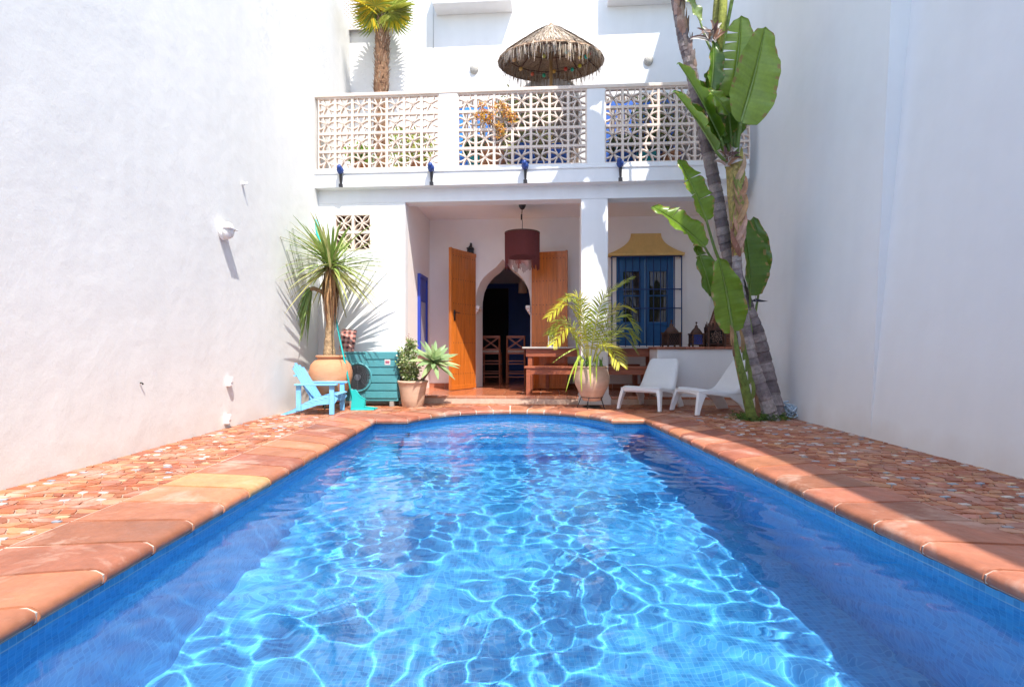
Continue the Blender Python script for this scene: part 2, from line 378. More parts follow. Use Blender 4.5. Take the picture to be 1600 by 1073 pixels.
# basin walls + floor with mosaic UVs
mb = MB(); s = 0; DEPTH = -1.24
for i in range(NV):
    A = off(i, 0.035); B = off(i+1, 0.035); ln = (B-A).length
    mb.add([(A.x,A.y,DEPTH),(B.x,B.y,DEPTH),(B.x,B.y,-0.03),(A.x,A.y,-0.03)], [(0,1,2,3)], uv=[[(s,DEPTH),(s+ln,DEPTH),(s+ln,-.03),(s,-.03)]]); s += ln
inner = [off(i, 0.035) for i in range(NV)]
tri = tessellate_polygon([[Vector((p.x,p.y,0)) for p in inner]])
for t in tri:
    q = [inner[k] for k in t]
    if (q[1]-q[0]).cross(q[2]-q[0]) < 0: q.reverse()
    mb.add([(p.x,p.y,DEPTH) for p in q], [(0,1,2)], uv=[[(p.x,p.y) for p in q]])
# roman steps in the apse
for zz, y0 in ((-0.98, 5.75), (-0.70, 6.05), (-0.40, 6.40)):
    hw = 1.24
    pts = [Vector((-hw, y0)), Vector((hw, y0))]
    pts += [Vector((AC.x+(AR+.03)*math.cos(lerp(a1, a0, k/12)), max(AC.y+(AR+.03)*math.sin(lerp(a1, a0, k/12)), y0+.01))) for k in range(13)]
    mb.add([(p.x,p.y,zz) for p in pts], [tuple(range(len(pts)))], uv=[[(p.x,p.y) for p in pts]])
    mb.add([(-hw,y0,DEPTH),(hw,y0,DEPTH),(hw,y0,zz),(-hw,y0,zz)], [(0,1,2,3)], uv=[[(-hw,DEPTH),(hw,DEPTH),(hw,zz),(-hw,zz)]])
basin = mb.build('pool_basin', M_mosaic); tag(basin, kind='structure'); basin.cycles.is_caustics_receiver = True
# water: a real wave field, its caustics are refracted sunlight
rng = np.random.default_rng(11)
def sines(X, Y, n, l0, l1, pw, seed):
    g = np.random.default_rng(seed); Z = 0*X
    for _ in range(n):
        lam = math.exp(g.uniform(math.log(l0), math.log(l1))); th = g.uniform(0, 6.28)
        Z = Z + np.sin(2*math.pi/lam*(math.cos(th)*X+math.sin(th)*Y)+g.uniform(0, 6.28))*lam**pw
    return Z/np.std(Z)
def cells(X, Y, cell, seed, jitter=.9):
    """signed distance to the nearest crest line of a cellular wave pattern (crests meet like foam cells)"""
    g = np.random.default_rng(seed); M = 80; jx = g.uniform(-.5, .5, (M, M))*jitter; jy = g.uniform(-.5, .5, (M, M))*jitter
    gx, gy = X/cell+20, Y/cell+20; ix, iy = np.floor(gx).astype(int), np.floor(gy).astype(int)
    cand = []
    for a in (-2, -1, 0, 1, 2):
        for b in (-2, -1, 0, 1, 2):
            cx = ix+a+.5+jx[(iy+b) % M, (ix+a) % M]; cy = iy+b+.5+jy[(iy+b) % M, (ix+a) % M]; cand.append((cx, cy))
    cx = np.stack([c[0] for c in cand]); cy = np.stack([c[1] for c in cand]); d2 = (cx-gx)**2+(cy-gy)**2
    k = np.argmin(d2, 0)[None]; px1 = np.take_along_axis(cx, k, 0)[0]; py1 = np.take_along_axis(cy, k, 0)[0]
    e = np.full(X.shape, 9.0)
    for c in range(len(cand)):
        ex, ey = cx[c]-px1, cy[c]-py1; L_ = np.sqrt(ex*ex+ey*ey); ok = L_ > 1e-6; Ls = np.where(ok, L_, 1)
        dd = ((px1+cx[c])/2-gx)*ex/Ls+((py1+cy[c])/2-gy)*ey/Ls; e = np.where(ok, np.minimum(e, dd), e)
    return e*cell
def crest(d, wr, k, far):
    """crest of curvature k and half width wr flowing into a wide shallow trough"""
    s0 = k*wr; h = np.where(d < wr, -k*d*d/2, 0); q = np.minimum(d, far)-wr
    return np.where(d < wr, h, -k*wr*wr/2-s0*q+s0*q*q/(2*(far-wr)))
def wave(X, Y):
    wx = X+.075*sines(X, Y, 14, .5, 1.6, 1, 5); wy = Y*.96+.075*sines(X, Y, 14, .5, 1.6, 1, 6)
    st = .88+.36*sines(X, Y, 12, .5, 1.6, 1, 9); st = np.clip(st, .22, 1.45)
    h = crest(cells(wx*.90, wy*1.08, .178, 3), .031, KC, .088)*st
    h += .20*crest(cells(wx*1.1+3, wy*1.1, .15, 4), .028, KC, .07)*np.clip(1.1-st*.6, .2, 1)
    Fh = np.fft.rfft2(h); ky = np.fft.fftfreq(h.shape[0], gs)[:, None]; kx = np.fft.rfftfreq(h.shape[1], gs)[None]
    h = np.fft.irfft2(Fh*np.exp(-2*(math.pi*SMO)**2*(kx*kx+ky*ky)), h.shape)
    h -= h.mean()
    return h+.0028*sines(X, Y, 24, .7, 2.6, 1.3, 7)+.0003*sines(X, Y, 40, .09, .24, 1.5, 8)
KC, SMO = 5.2, .028
GX0, GX1, GY0, GY1 = -1.75, 2.05, -0.95, 7.4; gs = 0.0125
xs = np.arange(GX0, GX1, gs); ys = np.arange(GY0, GY1, gs); X, Y = np.meshgrid(xs, ys); Z = wave(X, Y)+WATER
ny, nx = X.shape; vv = np.stack([X, Y, Z], -1).reshape(-1, 3)
ii = np.arange((ny-1)*(nx-1)); r_ = ii//(nx-1); c_ = ii % (nx-1); a_ = r_*nx+c_
ff = np.stack([a_, a_+1, a_+nx+1, a_+nx], -1)
poly = [tuple(off(i, 0.05)) for i in range(NV)]
px_, py_ = xs[c_]+gs/2, ys[r_]+gs/2
ins = np.zeros(len(ff), bool); j = NV-1
for i in range(NV):
    xi, yi = poly[i]; xj, yj = poly[j]
    if yi != yj:
        cond = ((yi > py_) != (yj > py_)) & (px_ < (xj-xi)*(py_-yi)/(yj-yi)+xi); ins ^= cond
    j = i
ff = ff[ins]
used = np.unique(ff); remap = -np.ones(len(vv), int); remap[used] = np.arange(len(used))
me = bpy.data.meshes.new('pool_water'); me.from_pydata(vv[used].tolist(), [], remap[ff].tolist())
me.polygons.foreach_set('use_smooth', [True]*len(ff)); me.materials.append(M_water); me.update()
wo = bpy.data.objects.new('pool_water', me); COL.objects.link(wo); tag(wo, kind='structure'); wo.cycles.is_caustics_caster = True

# coping: bull-nosed terracotta slabs on a grout bed
prof = [(0.04, -0.062), (0.005, -0.062), (-0.018, -0.050), (-0.030, -0.030), (-0.026, -0.008), (-0.008, 0.006), (0.025, 0.012)]
mbc = MB(); mbg = MB()
BASE = (0.41, 0.15, 0.085)
for i in range(NV-1):
    A = outline[i]; B = outline[i+1]; ln = (B-A).length
    arc = 2 <= i <= NV-4
    if arc:
        cuts = [(0, 1)] if i % 1 == 0 else []
    else:
        k = max(1, round(ln/0.29)); cuts = [(q/k, (q+1)/k) for q in range(k)]
    # grout strip
    def pt(d, z, f, wA, wB):
        dd = d
        a = off(i, dd if dd < .1 else wA*dd); b = off(i+1, dd if dd < .1 else wB*dd)
        p = a.lerp(b, f); return Vector((p.x, p.y, z))
    gv = [pt(d, z, f, wid[i], wid[i+1]) for f in (0, 1) for d, z in [(0.04,-0.061),(-0.022,-0.045),(-0.024,-0.012),(0.004,0.006),(1.0,0.0085)]]
    mbg.add(gv, [(k2, k2+1, k2+6, k2+5) for k2 in range(4)])
    for f0, f1 in cuts:
        g = rnd.uniform(.006,.010)/ln; t = jit(BASE, 0.32)
        yc = lerp(A.y, B.y, (f0+f1)/2)
        if i == 0 and 3.05 < yc < 3.34: t = (0.50, 0.28, 0.125)
        pr = prof + [(0.35, 0.012+rnd.uniform(-.002,.002)), (0.985, 0.011+rnd.uniform(-.002,.002)), (0.99, -0.01)]
        vs = [pt(d, z, f, wid[i], wid[i+1]) for f in (f0+g, f1-g) for d, z in pr]
        n = len(pr)
        mbc.add(vs, [(k2, k2+1, k2+1+n, k2+n) for k2 in range(n-1)] + [tuple(range(n)), tuple(reversed(range(n, 2*n)))], tint=t)
o = mbg.build('coping_grout', M_joint); tag(o, kind='structure')
o = mbc.build('pool_coping', M_terr, smooth=True, bevel=0.004, angle=50); tag(o, kind='structure')
# deck bed with the hole of the pool
XL, XRf = -3.06, 3.48
ring = [off(i, 0.3) for i in range(NV)]
outer = [Vector((-3.3, -3.2)), Vector((-3.3, 9.0)), Vector((3.9, 9.0)), Vector((3.9, -3.2))]
allp = outer+ring
tri = tessellate_polygon([[Vector((p.x,p.y,0)) for p in outer], [Vector((p.x,p.y,0)) for p in ring]])
mb = MB(); mb.add([(p.x,p.y,-0.006) for p in allp], [tuple(t) for t in tri]); o = mb.build('deck_bed', M_grout); tag(o, kind='structure')
mb = MB(); mb.add([(-60,-60,-1.6),(60,-60,-1.6),(60,60,-1.6),(-60,60,-1.6)], [(0,1,2,3)]); 
o = mb.build('ground', mat('earth_ground', (.3,.26,.2), .9, .2, .5)); tag(o, kind='structure')
# irregular mosaic deck: broken terracotta flags with small pale and slate inlays
outerc = [tuple(off(i, wid[i]+0.004)) for i in range(NV)]
TC = [(0.43,0.155,0.075), (0.37,0.11,0.045), (0.47,0.20,0.10), (0.44,0.18,0.115), (0.33,0.10,0.05), (0.48,0.21,0.10)]
IC = [(0.70,0.62,0.55), (0.45,0.47,0.50), (0.66,0.56,0.50), (0.33,0.38,0.44), (0.64,0.44,0.27), (0.72,0.66,0.62)]
mb = MB(); SX, SY = 0.12, 0.074; NXX = 50; NYY = 92
gp = {}
def okp(p): return not inpoly(p.x, p.y, outerc) and -3.09 < p.x < 3.62 and p.y < 8.35
cells_ = []
def xo(i, y):     # x of the coping's outer edge on straight side i
    A, B = off(i, wid[i]+.012), off(i+1, wid[i+1]+.012); return lerp(A.x, B.x, (y-A.y)/(B.y-A.y))
def region(tag_, fx0, fx1, y0, y1, nacross):
    rows = int((y1-y0)/SY)
    for b in range(rows+1):
        y = lerp(y0, y1, b/rows)
        for a in range(nacross+1):
            e = a in (0, nacross); f = a/nacross+(0 if e else (.5/nacross if b % 2 else 0)*.7); xa, xb = fx0(y), fx1(y); w_ = (xb-xa)/nacross
            gp[tag_, a, b] = Vector((lerp(xa, xb, min(f, 1))+(0 if e else rnd.uniform(-.2,.2)*w_), y+(0 if b in (0, rows) else rnd.uniform(-.011,.011))))
    for a in range(nacross):
        for b in range(rows): cells_.append((tag_, a, b))
region('L', lambda y: -3.075, lambda y: xo(0, y), -3.0, 6.80, 8)
region('R', lambda y: xo(NV-2, y), lambda y: 3.24+.04*max(y,0)*.9+.02, -3.0, 6.86, 12)
region('F', lambda y: -3.1, lambda y: 3.6, 6.86, 8.2, 52)
# keep only far cells that clear the coping, pulling stray corners onto its edge
for key in [k for k in gp if k[0] == 'F']:
    p = gp[key]
    if inpoly(p.x, p.y, outerc):
        best = None
        for i in range(len(outerc)):
            A, B = Vector(outerc[i-1]), Vector(outerc[i]); d = B-A; t = max(0, min(1, (p-A).dot(d)/d.dot(d))); q = A+d*t
            if best is None or (q-p).length < (best-p).length: best = q
        if (best-p).length < .11: gp[key] = best+(best-p).normalized()*.006
def shrink(ps, g):
    c = sum(ps, Vector((0,0)))/len(ps); return [p+(c-p).normalized()*g for p in ps]
for tg_, a, b in cells_:
    if True:
        q = [gp[tg_,a,b], gp[tg_,a+1,b], gp[tg_,a+1,b+1], gp[tg_,a,b+1]]
        if tg_ == 'F' and not all(okp(p) for p in q): continue
        if (q[2]-q[0]).cross(q[3]-q[1]) < .002: continue
        q = shrink(q, 0.0055)
        if rnd.random() < .22:   # split in two shards
            f = rnd.uniform(.35,.65); m1 = q[0].lerp(q[1], f); m2 = q[3].lerp(q[2], f+rnd.uniform(-.2,.2)); parts = [shrink([q[0],m1,m2,q[3]],.004), shrink([m1,q[1],q[2],m2],.004)]
        else: parts = [q]
        for ps in parts:
            if len(ps) == 4:   # cut corners irregularly
                ex = []
                for k in range(4):
                    p, pn, pv = ps[k], ps[(k+1) % 4], ps[k-1]; c1 = rnd.uniform(.08,.22)
                    ex += [p.lerp(pv, c1), p.lerp(pn, c1)]
                ps = ex
            z = rnd.uniform(0.0, 0.004); t = jit(rnd.choice(TC), .15); n = len(ps); nx_, ny_ = rnd.uniform(-.015,.015), rnd.uniform(-.015,.015)
            c = sum(ps, Vector((0,0)))/n
            vs = [(p.x, p.y, z+(p.x-c.x)*nx_+(p.y-c.y)*ny_) for p in ps]+[(p.x, p.y, -0.01) for p in ps]
            mb.add(vs, [tuple(range(n))]+[(k, k+n, (k+1) % n+n, (k+1) % n) for k in range(n)], tint=t)
        if tg_ != 'F' and a > 0 and rnd.random() < .26:
            p = gp[tg_,a,b]; t = jit(rnd.choice(IC), .12); an = rnd.uniform(-.3,.3); e1 = Vector((math.cos(an), math.sin(an)))*rnd.uniform(.018,.030); e2 = Vector((-math.sin(an), math.cos(an)))*rnd.uniform(.010,.016)
            ps = [p-e1-e2, p+e1-e2, p+e1+e2, p-e1+e2]; z = 0.0065
            mb.add([(u.x,u.y,z) for u in ps]+[(u.x,u.y,-.01) for u in ps], [(0,1,2,3),(0,4,5,1),(1,5,6,2),(2,6,7,3),(3,7,4,0)], tint=t)
o = mb.build('deck_paving', M_terr); tag(o, kind='structure')

#@@WALLS
# ================================================================== COURTYARD WALLS
def wallsheet(y0, y1, zt, fx, thick, nyy, nzz, side):
    """solid plastered wall running along y; fx(y,z) gives its courtyard face"""
    mb = MB(); vs = []; n = nzz+1
    for i in range(nyy+1):
        y = lerp(y0, y1, i/nyy); top = zt(y)
        for k in range(n):
            z = lerp(-0.05, top, k/nzz)
            vs.append((fx(y, z)+side*0.012*noise.noise(Vector((y*.55, z*.45, side*3)))+side*0.003*noise.noise(Vector((y*2.5, z*2.2, 9))), y, z))
    m = len(vs)
    for i in range(nyy+1):
        y = lerp(y0, y1, i/nyy)
        for k in range(n): vs.append((fx(y, 0)+side*thick, y, lerp(-0.05, zt(y), k/nzz)))
    fs = []
    for i in range(nyy):
        for k in range(nzz):
            a = i*n+k; q = (a, a+n, a+n+1, a+1); fs += [q, tuple(x+m for x in reversed(q))]
        a = i*n+nzz; fs.append((a, a+n, a+n+m, a+m))
    for i in (0, nyy):
        for k in range(nzz):
            a = i*n+k; fs.append((a, a+1, a+1+m, a+m))
    mb.add(vs, fs); return mb
LW = wallsheet(-3, 10.02, lambda y: 7.03, lambda y, z: -3.05-0.004*y, 0.3, 90, 50, -1).build('boundary_wall', M_wallL, smooth=True)
tag(LW, 'tall bare white plaster wall along the sunlit left side of the pool', 'wall')
m_ = LW.modifiers.new('e', 'EDGE_SPLIT'); m_.split_angle = R(50)
RW = thing('boundary_wall', 'tall shaded white wall along the right side, stepping back halfway', 'wall')
def prof_r(y): return interp(y, [(-4, 5.6), (1.2, 5.6), (1.45, 6.2), (2.7, 8.4), (5.0, 9.9), (12, 10.1)])
n_ = wallsheet(-3, 4.98, prof_r, lambda y, z: 3.215+0.037*y+0.012*0+0.094*min(z, 4.3), 0.7, 60, 50, 1).build('near_wall', M_wallR, RW, smooth=True)
f_ = wallsheet(4.98, 10.4, prof_r, lambda y, z: 3.26+0.028*y+0.048*min(z, 4.3), 0.9, 50, 50, 1).build('far_wall', M_wallR, RW, smooth=True)
mb = MB(); mb.box(-3.35, 3.9, -3.3, -3.02, -.05, 4.2); mb.build('added_end_wall', M_wallR, RW)  # unseen wall added behind the camera to dim the faces turned towards it
for q in (n_, f_):
    m_ = q.modifiers.new('e', 'EDGE_SPLIT'); m_.split_angle = R(50)

#@@HOUSE
# ================================================================== HOUSE
H = thing('house', 'white two storey house with arched porch and breeze block balcony', 'house', HO, HA)
VB = 1.70                       # back wall plane of porch and of upper storey
uL, uR = -3.12, 3.52
uJ = hu(633, 0)                 # porch left jamb
c0, c1 = hu(908, 0), hu(950, 0) # column
ZL, ZC, ZS, ZB, ZR = 3.15, 3.29, 3.36, 3.645, 4.77
# left pier wall with opening for the 2x2 vent blocks
g0, g1 = HP(523, 392, 0), HP(580, 334, 0)
mb = MB(); gx0, gx1, gz0, gz1 = g0.x, g1.x, g0.z, g1.z
mb.box(uL, gx0, 0, .16, -.02, 3.15); mb.box(gx1, uJ, 0, .16, -.02, 3.15)
mb.box(gx0, gx1, 0, .16, -.02, gz0); mb.box(gx0, gx1, 0, .16, gz1, 3.15)
mb.build('front_wall', M_house, H)
mb = MB(); mb.box(uJ-.13, uJ-.001, .16, VB, 0, 3.3)
mb.build('porch_side_wall', M_porch, H)
mb = MB(); mb.box(gx0-.3, gx1+.3, .75, .78, gz0-.6, gz1+.3); mb.build('service_recess', M_reed, H)
# lintel
mb = MB(); mb.box(uL, uR, 0.002, .26, ZL+.002, ZS+.01); mb.build('lintel', M_house, H, bevel=.006)
# column (slightly flared foot)
mb = MB()
vs = []
for z, e in ((0, .045), (.10, .045), (.16, .012), (.6, .004), (ZL, 0)):
    for x, y in ((c0-e, -e), (c1+e, -e), (c1+e, .38), (c0-e, .38)): vs.append((x, y, z))
fs = [(i*4+k, i*4+(k+1) % 4, i*4+4+(k+1) % 4, i*4+4+k) for i in range(4) for k in range(4)]
mb.add(vs, fs); mb.build('column', M_house, H, bevel=.012, angle=35)
# balcony slab
mb = MB(); mb.box(uL, uR, -.15, VB, ZS, ZB); mb.build('balcony_slab', M_house, H, bevel=.006)
mb = MB(); mb.box(uL, uR, -.168, -.13, 3.565, 3.60); mb.build('slab_moulding', M_house, H, bevel=.008)
mb = MB(); mb.box(uJ, uR, .26, VB, ZC, ZS-.002); mb.build('porch_ceiling', M_porch, H)
# balcony rail and posts
mb = MB(); mb.box(uL, uR, -.15, -.02, ZR, ZR+.055); mb.build('handrail_cap', M_block, H, bevel=.01)
pn = [(497, 686), (715, 917), (945, 1172)]
for a, b in ((686, 715), (917, 945)):
    mb = MB(); mb.box(hu(a, -.12), hu(b, -.12), -.14, -.01, ZB, ZR); mb.build('balcony_post', M_house, H, bevel=.006)
# breeze blocks
def block(mb, u, z, s, sz, y0, y1, kind=0):
    fr = .07*s
    mb.box(u, u+s, y0, y1, z, z+fr); mb.box(u, u+s, y0, y1, z+sz-fr, z+sz)
    mb.box(u, u+fr, y0+.0015, y1-.0015, z+fr, z+sz-fr); mb.box(u+s-fr, u+s, y0+.0015, y1-.0015, z+fr, z+sz-fr)
    cx, cz = u+s/2, z+sz/2; hx, hz = s/2-fr*.8, sz/2-fr*.8
    th = .018 if kind == 0 else .015
    K = 6
    def arc(f):
        pts = [f(t/K) for t in range(K+1)]
        for side in (0,):
            up, dn = [], []
            for i, p in enumerate(pts):
                q0 = pts[max(i-1,0)]; q1 = pts[min(i+1,K)]; d = Vector((q1[0]-q0[0], q1[1]-q0[1])).normalized(); n = Vector((-d.y, d.x))*th/2
                up.append((p[0]+n.x, p[1]+n.y)); dn.append((p[0]-n.x, p[1]-n.y))
            vs = [(p[0], y, p[1]) for y in (y0+.006, y1-.006) for p in up+dn]
            m = 2*(K+1); fs = []
            for i in range(K):
                a, b, c, d = i, i+1, K+1+i+1, K+1+i
                fs += [(a, d, c, b), (a+m, b+m, c+m, d+m), (a, b, b+m, a+m), (d, d+m, c+m, c)]
            mb.add(vs, fs)
    if kind == 0:
        for sx in (-1, 1):
            for sz_ in (-1, 1):
                arc(lambda t: (cx+sx*hx*.47*math.sin(t*math.pi/2)**.9, cz+sz_*hz*t*1.0))
                arc(lambda t: (cx+sx*hx*t, cz+sz_*hz*.47*math.sin(t*math.pi/2)**.9))
    else:
        for sx in (-1, 1):
            for sz_ in (-1, 1):
                for e in (-1, 1):
                    arc(lambda t: (cx+sx*hx*(t+e*.2*math.sin(math.pi*t)), cz+sz_*hz*(t-e*.2*math.sin(math.pi*t))))
for a, b in pn:
    u0, u1 = hu(a, -.12), hu(b, -.12); n = 7 if b < 1000 else 8
    s_ = (u1-u0)/n; h_ = (ZR-ZB)/4; mb = MB()
    for i in range(n):
        for k in range(4): block(mb, u0+i*s_, ZB+k*h_, s_, h_, -.125, -.06)
    mb.build('breeze_block_screen', M_block, H)
mb = MB(); s_ = (gx1-gx0)/2; h_ = (gz1-gz0)/2
for i in range(2):
    for k in range(2): block(mb, gx0+i*s_, gz0+k*h_, s_, h_, -.004, .09, 1)
mb.build('vent_block_grille', M_block, H)

# ---- back wall with arch and window opening
AC_u = HI @ P(785.5, 545, 9.75); au = hu(785.5, VB)
arch = [(0, 2.53), (.042, 2.48), (.125, 2.384), (.268, 2.28), (.36, 2.19), (.416, 2.11), (.482, 1.968), (.512, 1.80), (.517, 1.70), (.517, .12)]
arch = [(x, z) for x, z in arch]
full = [(-x, z) for x, z in reversed(arch)]+[(x, z) for x, z in arch[1:]]
RX, RC = .93, .045              # rear ring is a little narrower and shifted by the splay
TW = .42
rear = [(x*RX+RC, .12 if z < .2 else z-.03) for x, z in full]
w0, w1 = HP(963, 540, VB), HP(1053, 400, VB)
mb = MB(); zt = 3.34
def panel(x0, x1, zb0, zb1): mb.add([(x0,VB,zb0),(x1,VB,zb1),(x1,VB,zt),(x0,VB,zt)], [(0,1,2,3)])
for (xa, za), (xb, zb) in zip(full[1:-1], full[2:-1]): panel(au+xa, au+xb, za, zb)
ra, rb = au-.517, au+.517
mb.add([(uJ-.05,VB,0),(ra,VB,0),(ra,VB,zt),(uJ-.05,VB,zt)], [(0,1,2,3)])
mb.add([(rb,VB,0),(w0.x,VB,0),(w0.x,VB,zt),(rb,VB,zt)], [(0,1,2,3)])
mb.add([(w1.x,VB,0),(uR+.3,VB,0),(uR+.3,VB,zt),(w1.x,VB,zt)], [(0,1,2,3)])
mb.add([(w0.x,VB,0),(w1.x,VB,0),(w1.x,VB,w0.z),(w0.x,VB,w0.z)], [(0,1,2,3)])
mb.add([(w0.x,VB,w1.z),(w1.x,VB,w1.z),(w1.x,VB,zt),(w0.x,VB,zt)], [(0,1,2,3)])
for x in (w0.x, w1.x): mb.add([(x,VB,w0.z),(x,VB+.1,w0.z),(x,VB+.1,w1.z),(x,VB,w1.z)], [(0,1,2,3)])
for z in (w0.z, w1.z): mb.add([(w0.x,VB,z),(w0.x,VB+.1,z),(w1.x,VB+.1,z),(w1.x,VB,z)], [(0,1,2,3)])
# arch reveal
n = len(full)
vs = [(au+x, VB, z) for x, z in full]+[(au+x, VB+TW, z) for x, z in rear]
mb.add(vs, [(i, i+1, i+1+n, i+n) for i in range(n-1)])
mb.build('back_wall', M_porch, H)
for sgn, xx in ((-1, au-.517), (1, au+.517)):
    mb = MB(); d = .085
    for k, (e, z0_, z1_) in enumerate(((.03, 1.50, 1.545), (.06, 1.545, 1.59), (.085, 1.59, 1.66))):
        x0_, x1_ = (xx-.004, xx+e) if sgn < 0 else (xx-e, xx+.004)
        mb.box(x0_, x1_, VB-.035-e*.3, VB+TW*.96, z0_, z1_)
    mb.build('arch_capital', M_porch, H, bevel=.012)
# upper storey wall, upper balconies
mb = MB(); mb.box(-3.6, uR+.6, VB+.001, VB+.3, ZS+.05, 9.2); mb.build('upper_wall', M_house, H)
b0, b1 = hu(679, VB-.17), hu(800, VB-.17)
mb = MB(); mb.box(b0, b1, VB-.35, VB, HP(740, 3, VB-.35).z, 7.75); mb.build('upper_balcony', M_house, H, bevel=.006)
b0, b1 = hu(950, VB-.17), hu(1090, VB-.17)
mb = MB(); mb.box(b0, b1, VB-.30, VB, HP(960, -6, VB-.3).z, 7.85); mb.build('upper_balcony', M_house, H, bevel=.006)
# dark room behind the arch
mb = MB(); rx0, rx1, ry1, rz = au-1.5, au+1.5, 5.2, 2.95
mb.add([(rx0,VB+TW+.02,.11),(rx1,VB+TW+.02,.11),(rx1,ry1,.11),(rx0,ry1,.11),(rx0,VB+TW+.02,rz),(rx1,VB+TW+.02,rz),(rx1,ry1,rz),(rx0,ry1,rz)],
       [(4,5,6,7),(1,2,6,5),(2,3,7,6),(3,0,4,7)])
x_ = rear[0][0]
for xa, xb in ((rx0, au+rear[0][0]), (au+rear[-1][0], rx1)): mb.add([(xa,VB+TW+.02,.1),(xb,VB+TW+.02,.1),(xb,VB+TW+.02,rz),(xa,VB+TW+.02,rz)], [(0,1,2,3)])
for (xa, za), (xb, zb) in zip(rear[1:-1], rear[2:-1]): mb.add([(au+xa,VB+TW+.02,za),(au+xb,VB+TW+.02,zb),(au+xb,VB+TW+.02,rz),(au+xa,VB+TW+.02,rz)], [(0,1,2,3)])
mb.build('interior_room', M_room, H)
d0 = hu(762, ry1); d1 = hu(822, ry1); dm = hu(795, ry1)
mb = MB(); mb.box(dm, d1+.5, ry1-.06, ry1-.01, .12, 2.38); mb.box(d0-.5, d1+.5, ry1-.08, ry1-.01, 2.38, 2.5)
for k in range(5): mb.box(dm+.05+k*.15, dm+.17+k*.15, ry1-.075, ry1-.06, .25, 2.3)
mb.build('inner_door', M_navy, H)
mb = MB(); mb.box(d0-.6, dm-.005, ry1-.03, ry1-.012, .12, 2.38); mb.build('black_opening_panel', M_darkroom, H)  # black panel standing in for an unlit opening, darkness is in its colour
# skirting
for a, b in ((uJ, ra-.02), (rb+.02, uR)):
    mb = MB(); x = a
    while x < b-.02:
        x2 = min(x+.30, b); mb.box(x, x2-.006, VB-.014, VB-.001, .12, .205, tint=jit((.42,.14,.07), .2)); x = x2
    mb.build('skirting', M_brick, H)
# ---- porch floor (raised one step) and its nosing
mb = MB(); ts = .30
yy = .12
rows = [-.02, .10]+[.10+.305*k for k in range(1, 18)]
x = uJ-.15
for j_ in range(len(rows)-1):
    xx = -2.0+(0 if j_ else .05)
    while xx < 3.6:
        st = .155 if j_ == 0 else .305
        a, b = max(xx, uJ-.002), xx+st-.006
        y0_, y1_ = rows[j_], rows[j_+1]-.006
        inroom = y0_ > VB-.05
        if b > a and not (inroom and (xx < rx0-.1 or xx > rx1)):
            t = jit((.42,.135,.062) if j_ else (.50,.22,.13), .12)
            mb.box(a, b, y0_, y1_, .09 if j_ else .085, .12+rnd.uniform(0, .0015)+(.002 if j_ == 0 else 0), tint=t)
        xx += st
o = mb.build('porch_floor', M_floor, bevel=.004); o.matrix_world = HM; tag(o, kind='structure')
mb = MB(); mb.box(uJ-.001, 3.6, -.014, 5.3, -.05, .112)
o = mb.build('porch_step', M_riser); o.matrix_world = HM; tag(o, kind='structure')
# ---- shuttered doors folded back on the porch wall
def door_leaf(hinge_px, hingeZ_v, free, wdt, label):
    """local: x from hinge to free edge"""
    pass
def leaf(A, B, name_label, handle, flip):
    A = HI @ A; B = HI @ B; d = (B-A); wdt = d.length; ang = math.atan2(d.y, d.x)
    L_ = thing('door_leaf', name_label, None, (A.x, A.y, .13), ang); L_.parent = H
    hgt = 2.48; npl = 4
    mb = MB()
    for k in range(npl):
        a = wdt*(.0+k/npl)+.003; b = wdt*((k+1)/npl)-.003
        mb.box(a, b, -.022, .022, .075, hgt-.06, tint=None)
    mb.box(.0, wdt, -.017, .017, .09, hgt-.08)
    pk = mb
    mb = MB(); mb.box(-.004, wdt+.004, -.030, .030, 0, .08); mb.box(-.004, wdt+.004, -.030, .030, hgt-.065, hgt)
    mb.box(wdt, wdt+.035, -.028, .028, .0, hgt+.012); mb.build('frame_rail', M_door, L_, bevel=.004)
    mb = pk; mb.mi = (len(mb.f), M_iron)
    for z in (.28, .83, 1.35, 1.52, 1.95, 2.36):
        for k in range(10):
            for sy in (-1, 1): mb.ball((wdt*(k+.5)/10, sy*.025, z), .008, 6, 4, sc=(1,.6,1))
    mb.build('planks', M_door, L_)
    if handle:
        mb = MB(); x = wdt-.06
        for sy in (-1, 1):
            mb.box(x-.02, x+.02, sy*.03-.004, sy*.03+.004, 1.22, 1.40); mb.tube([(x, sy*.03, 1.36), (x, sy*.065, 1.36), (x-.10, sy*.07, 1.355)], .008, 6)
        mb.build('handle', M_iron, L_, smooth=True)
    return L_
leaf(P(742, HZ, 9.77), P(705, HZ, 9.17), 'left orange door leaf swung out into the porch', True, False)
leaf(P(831, HZ, 9.62), P(884, HZ, 9.44), 'right orange door leaf folded flat on the wall', False, True)
for o in H.children:
    if o.name.startswith('door_leaf') and 'category' in o: del o['category']
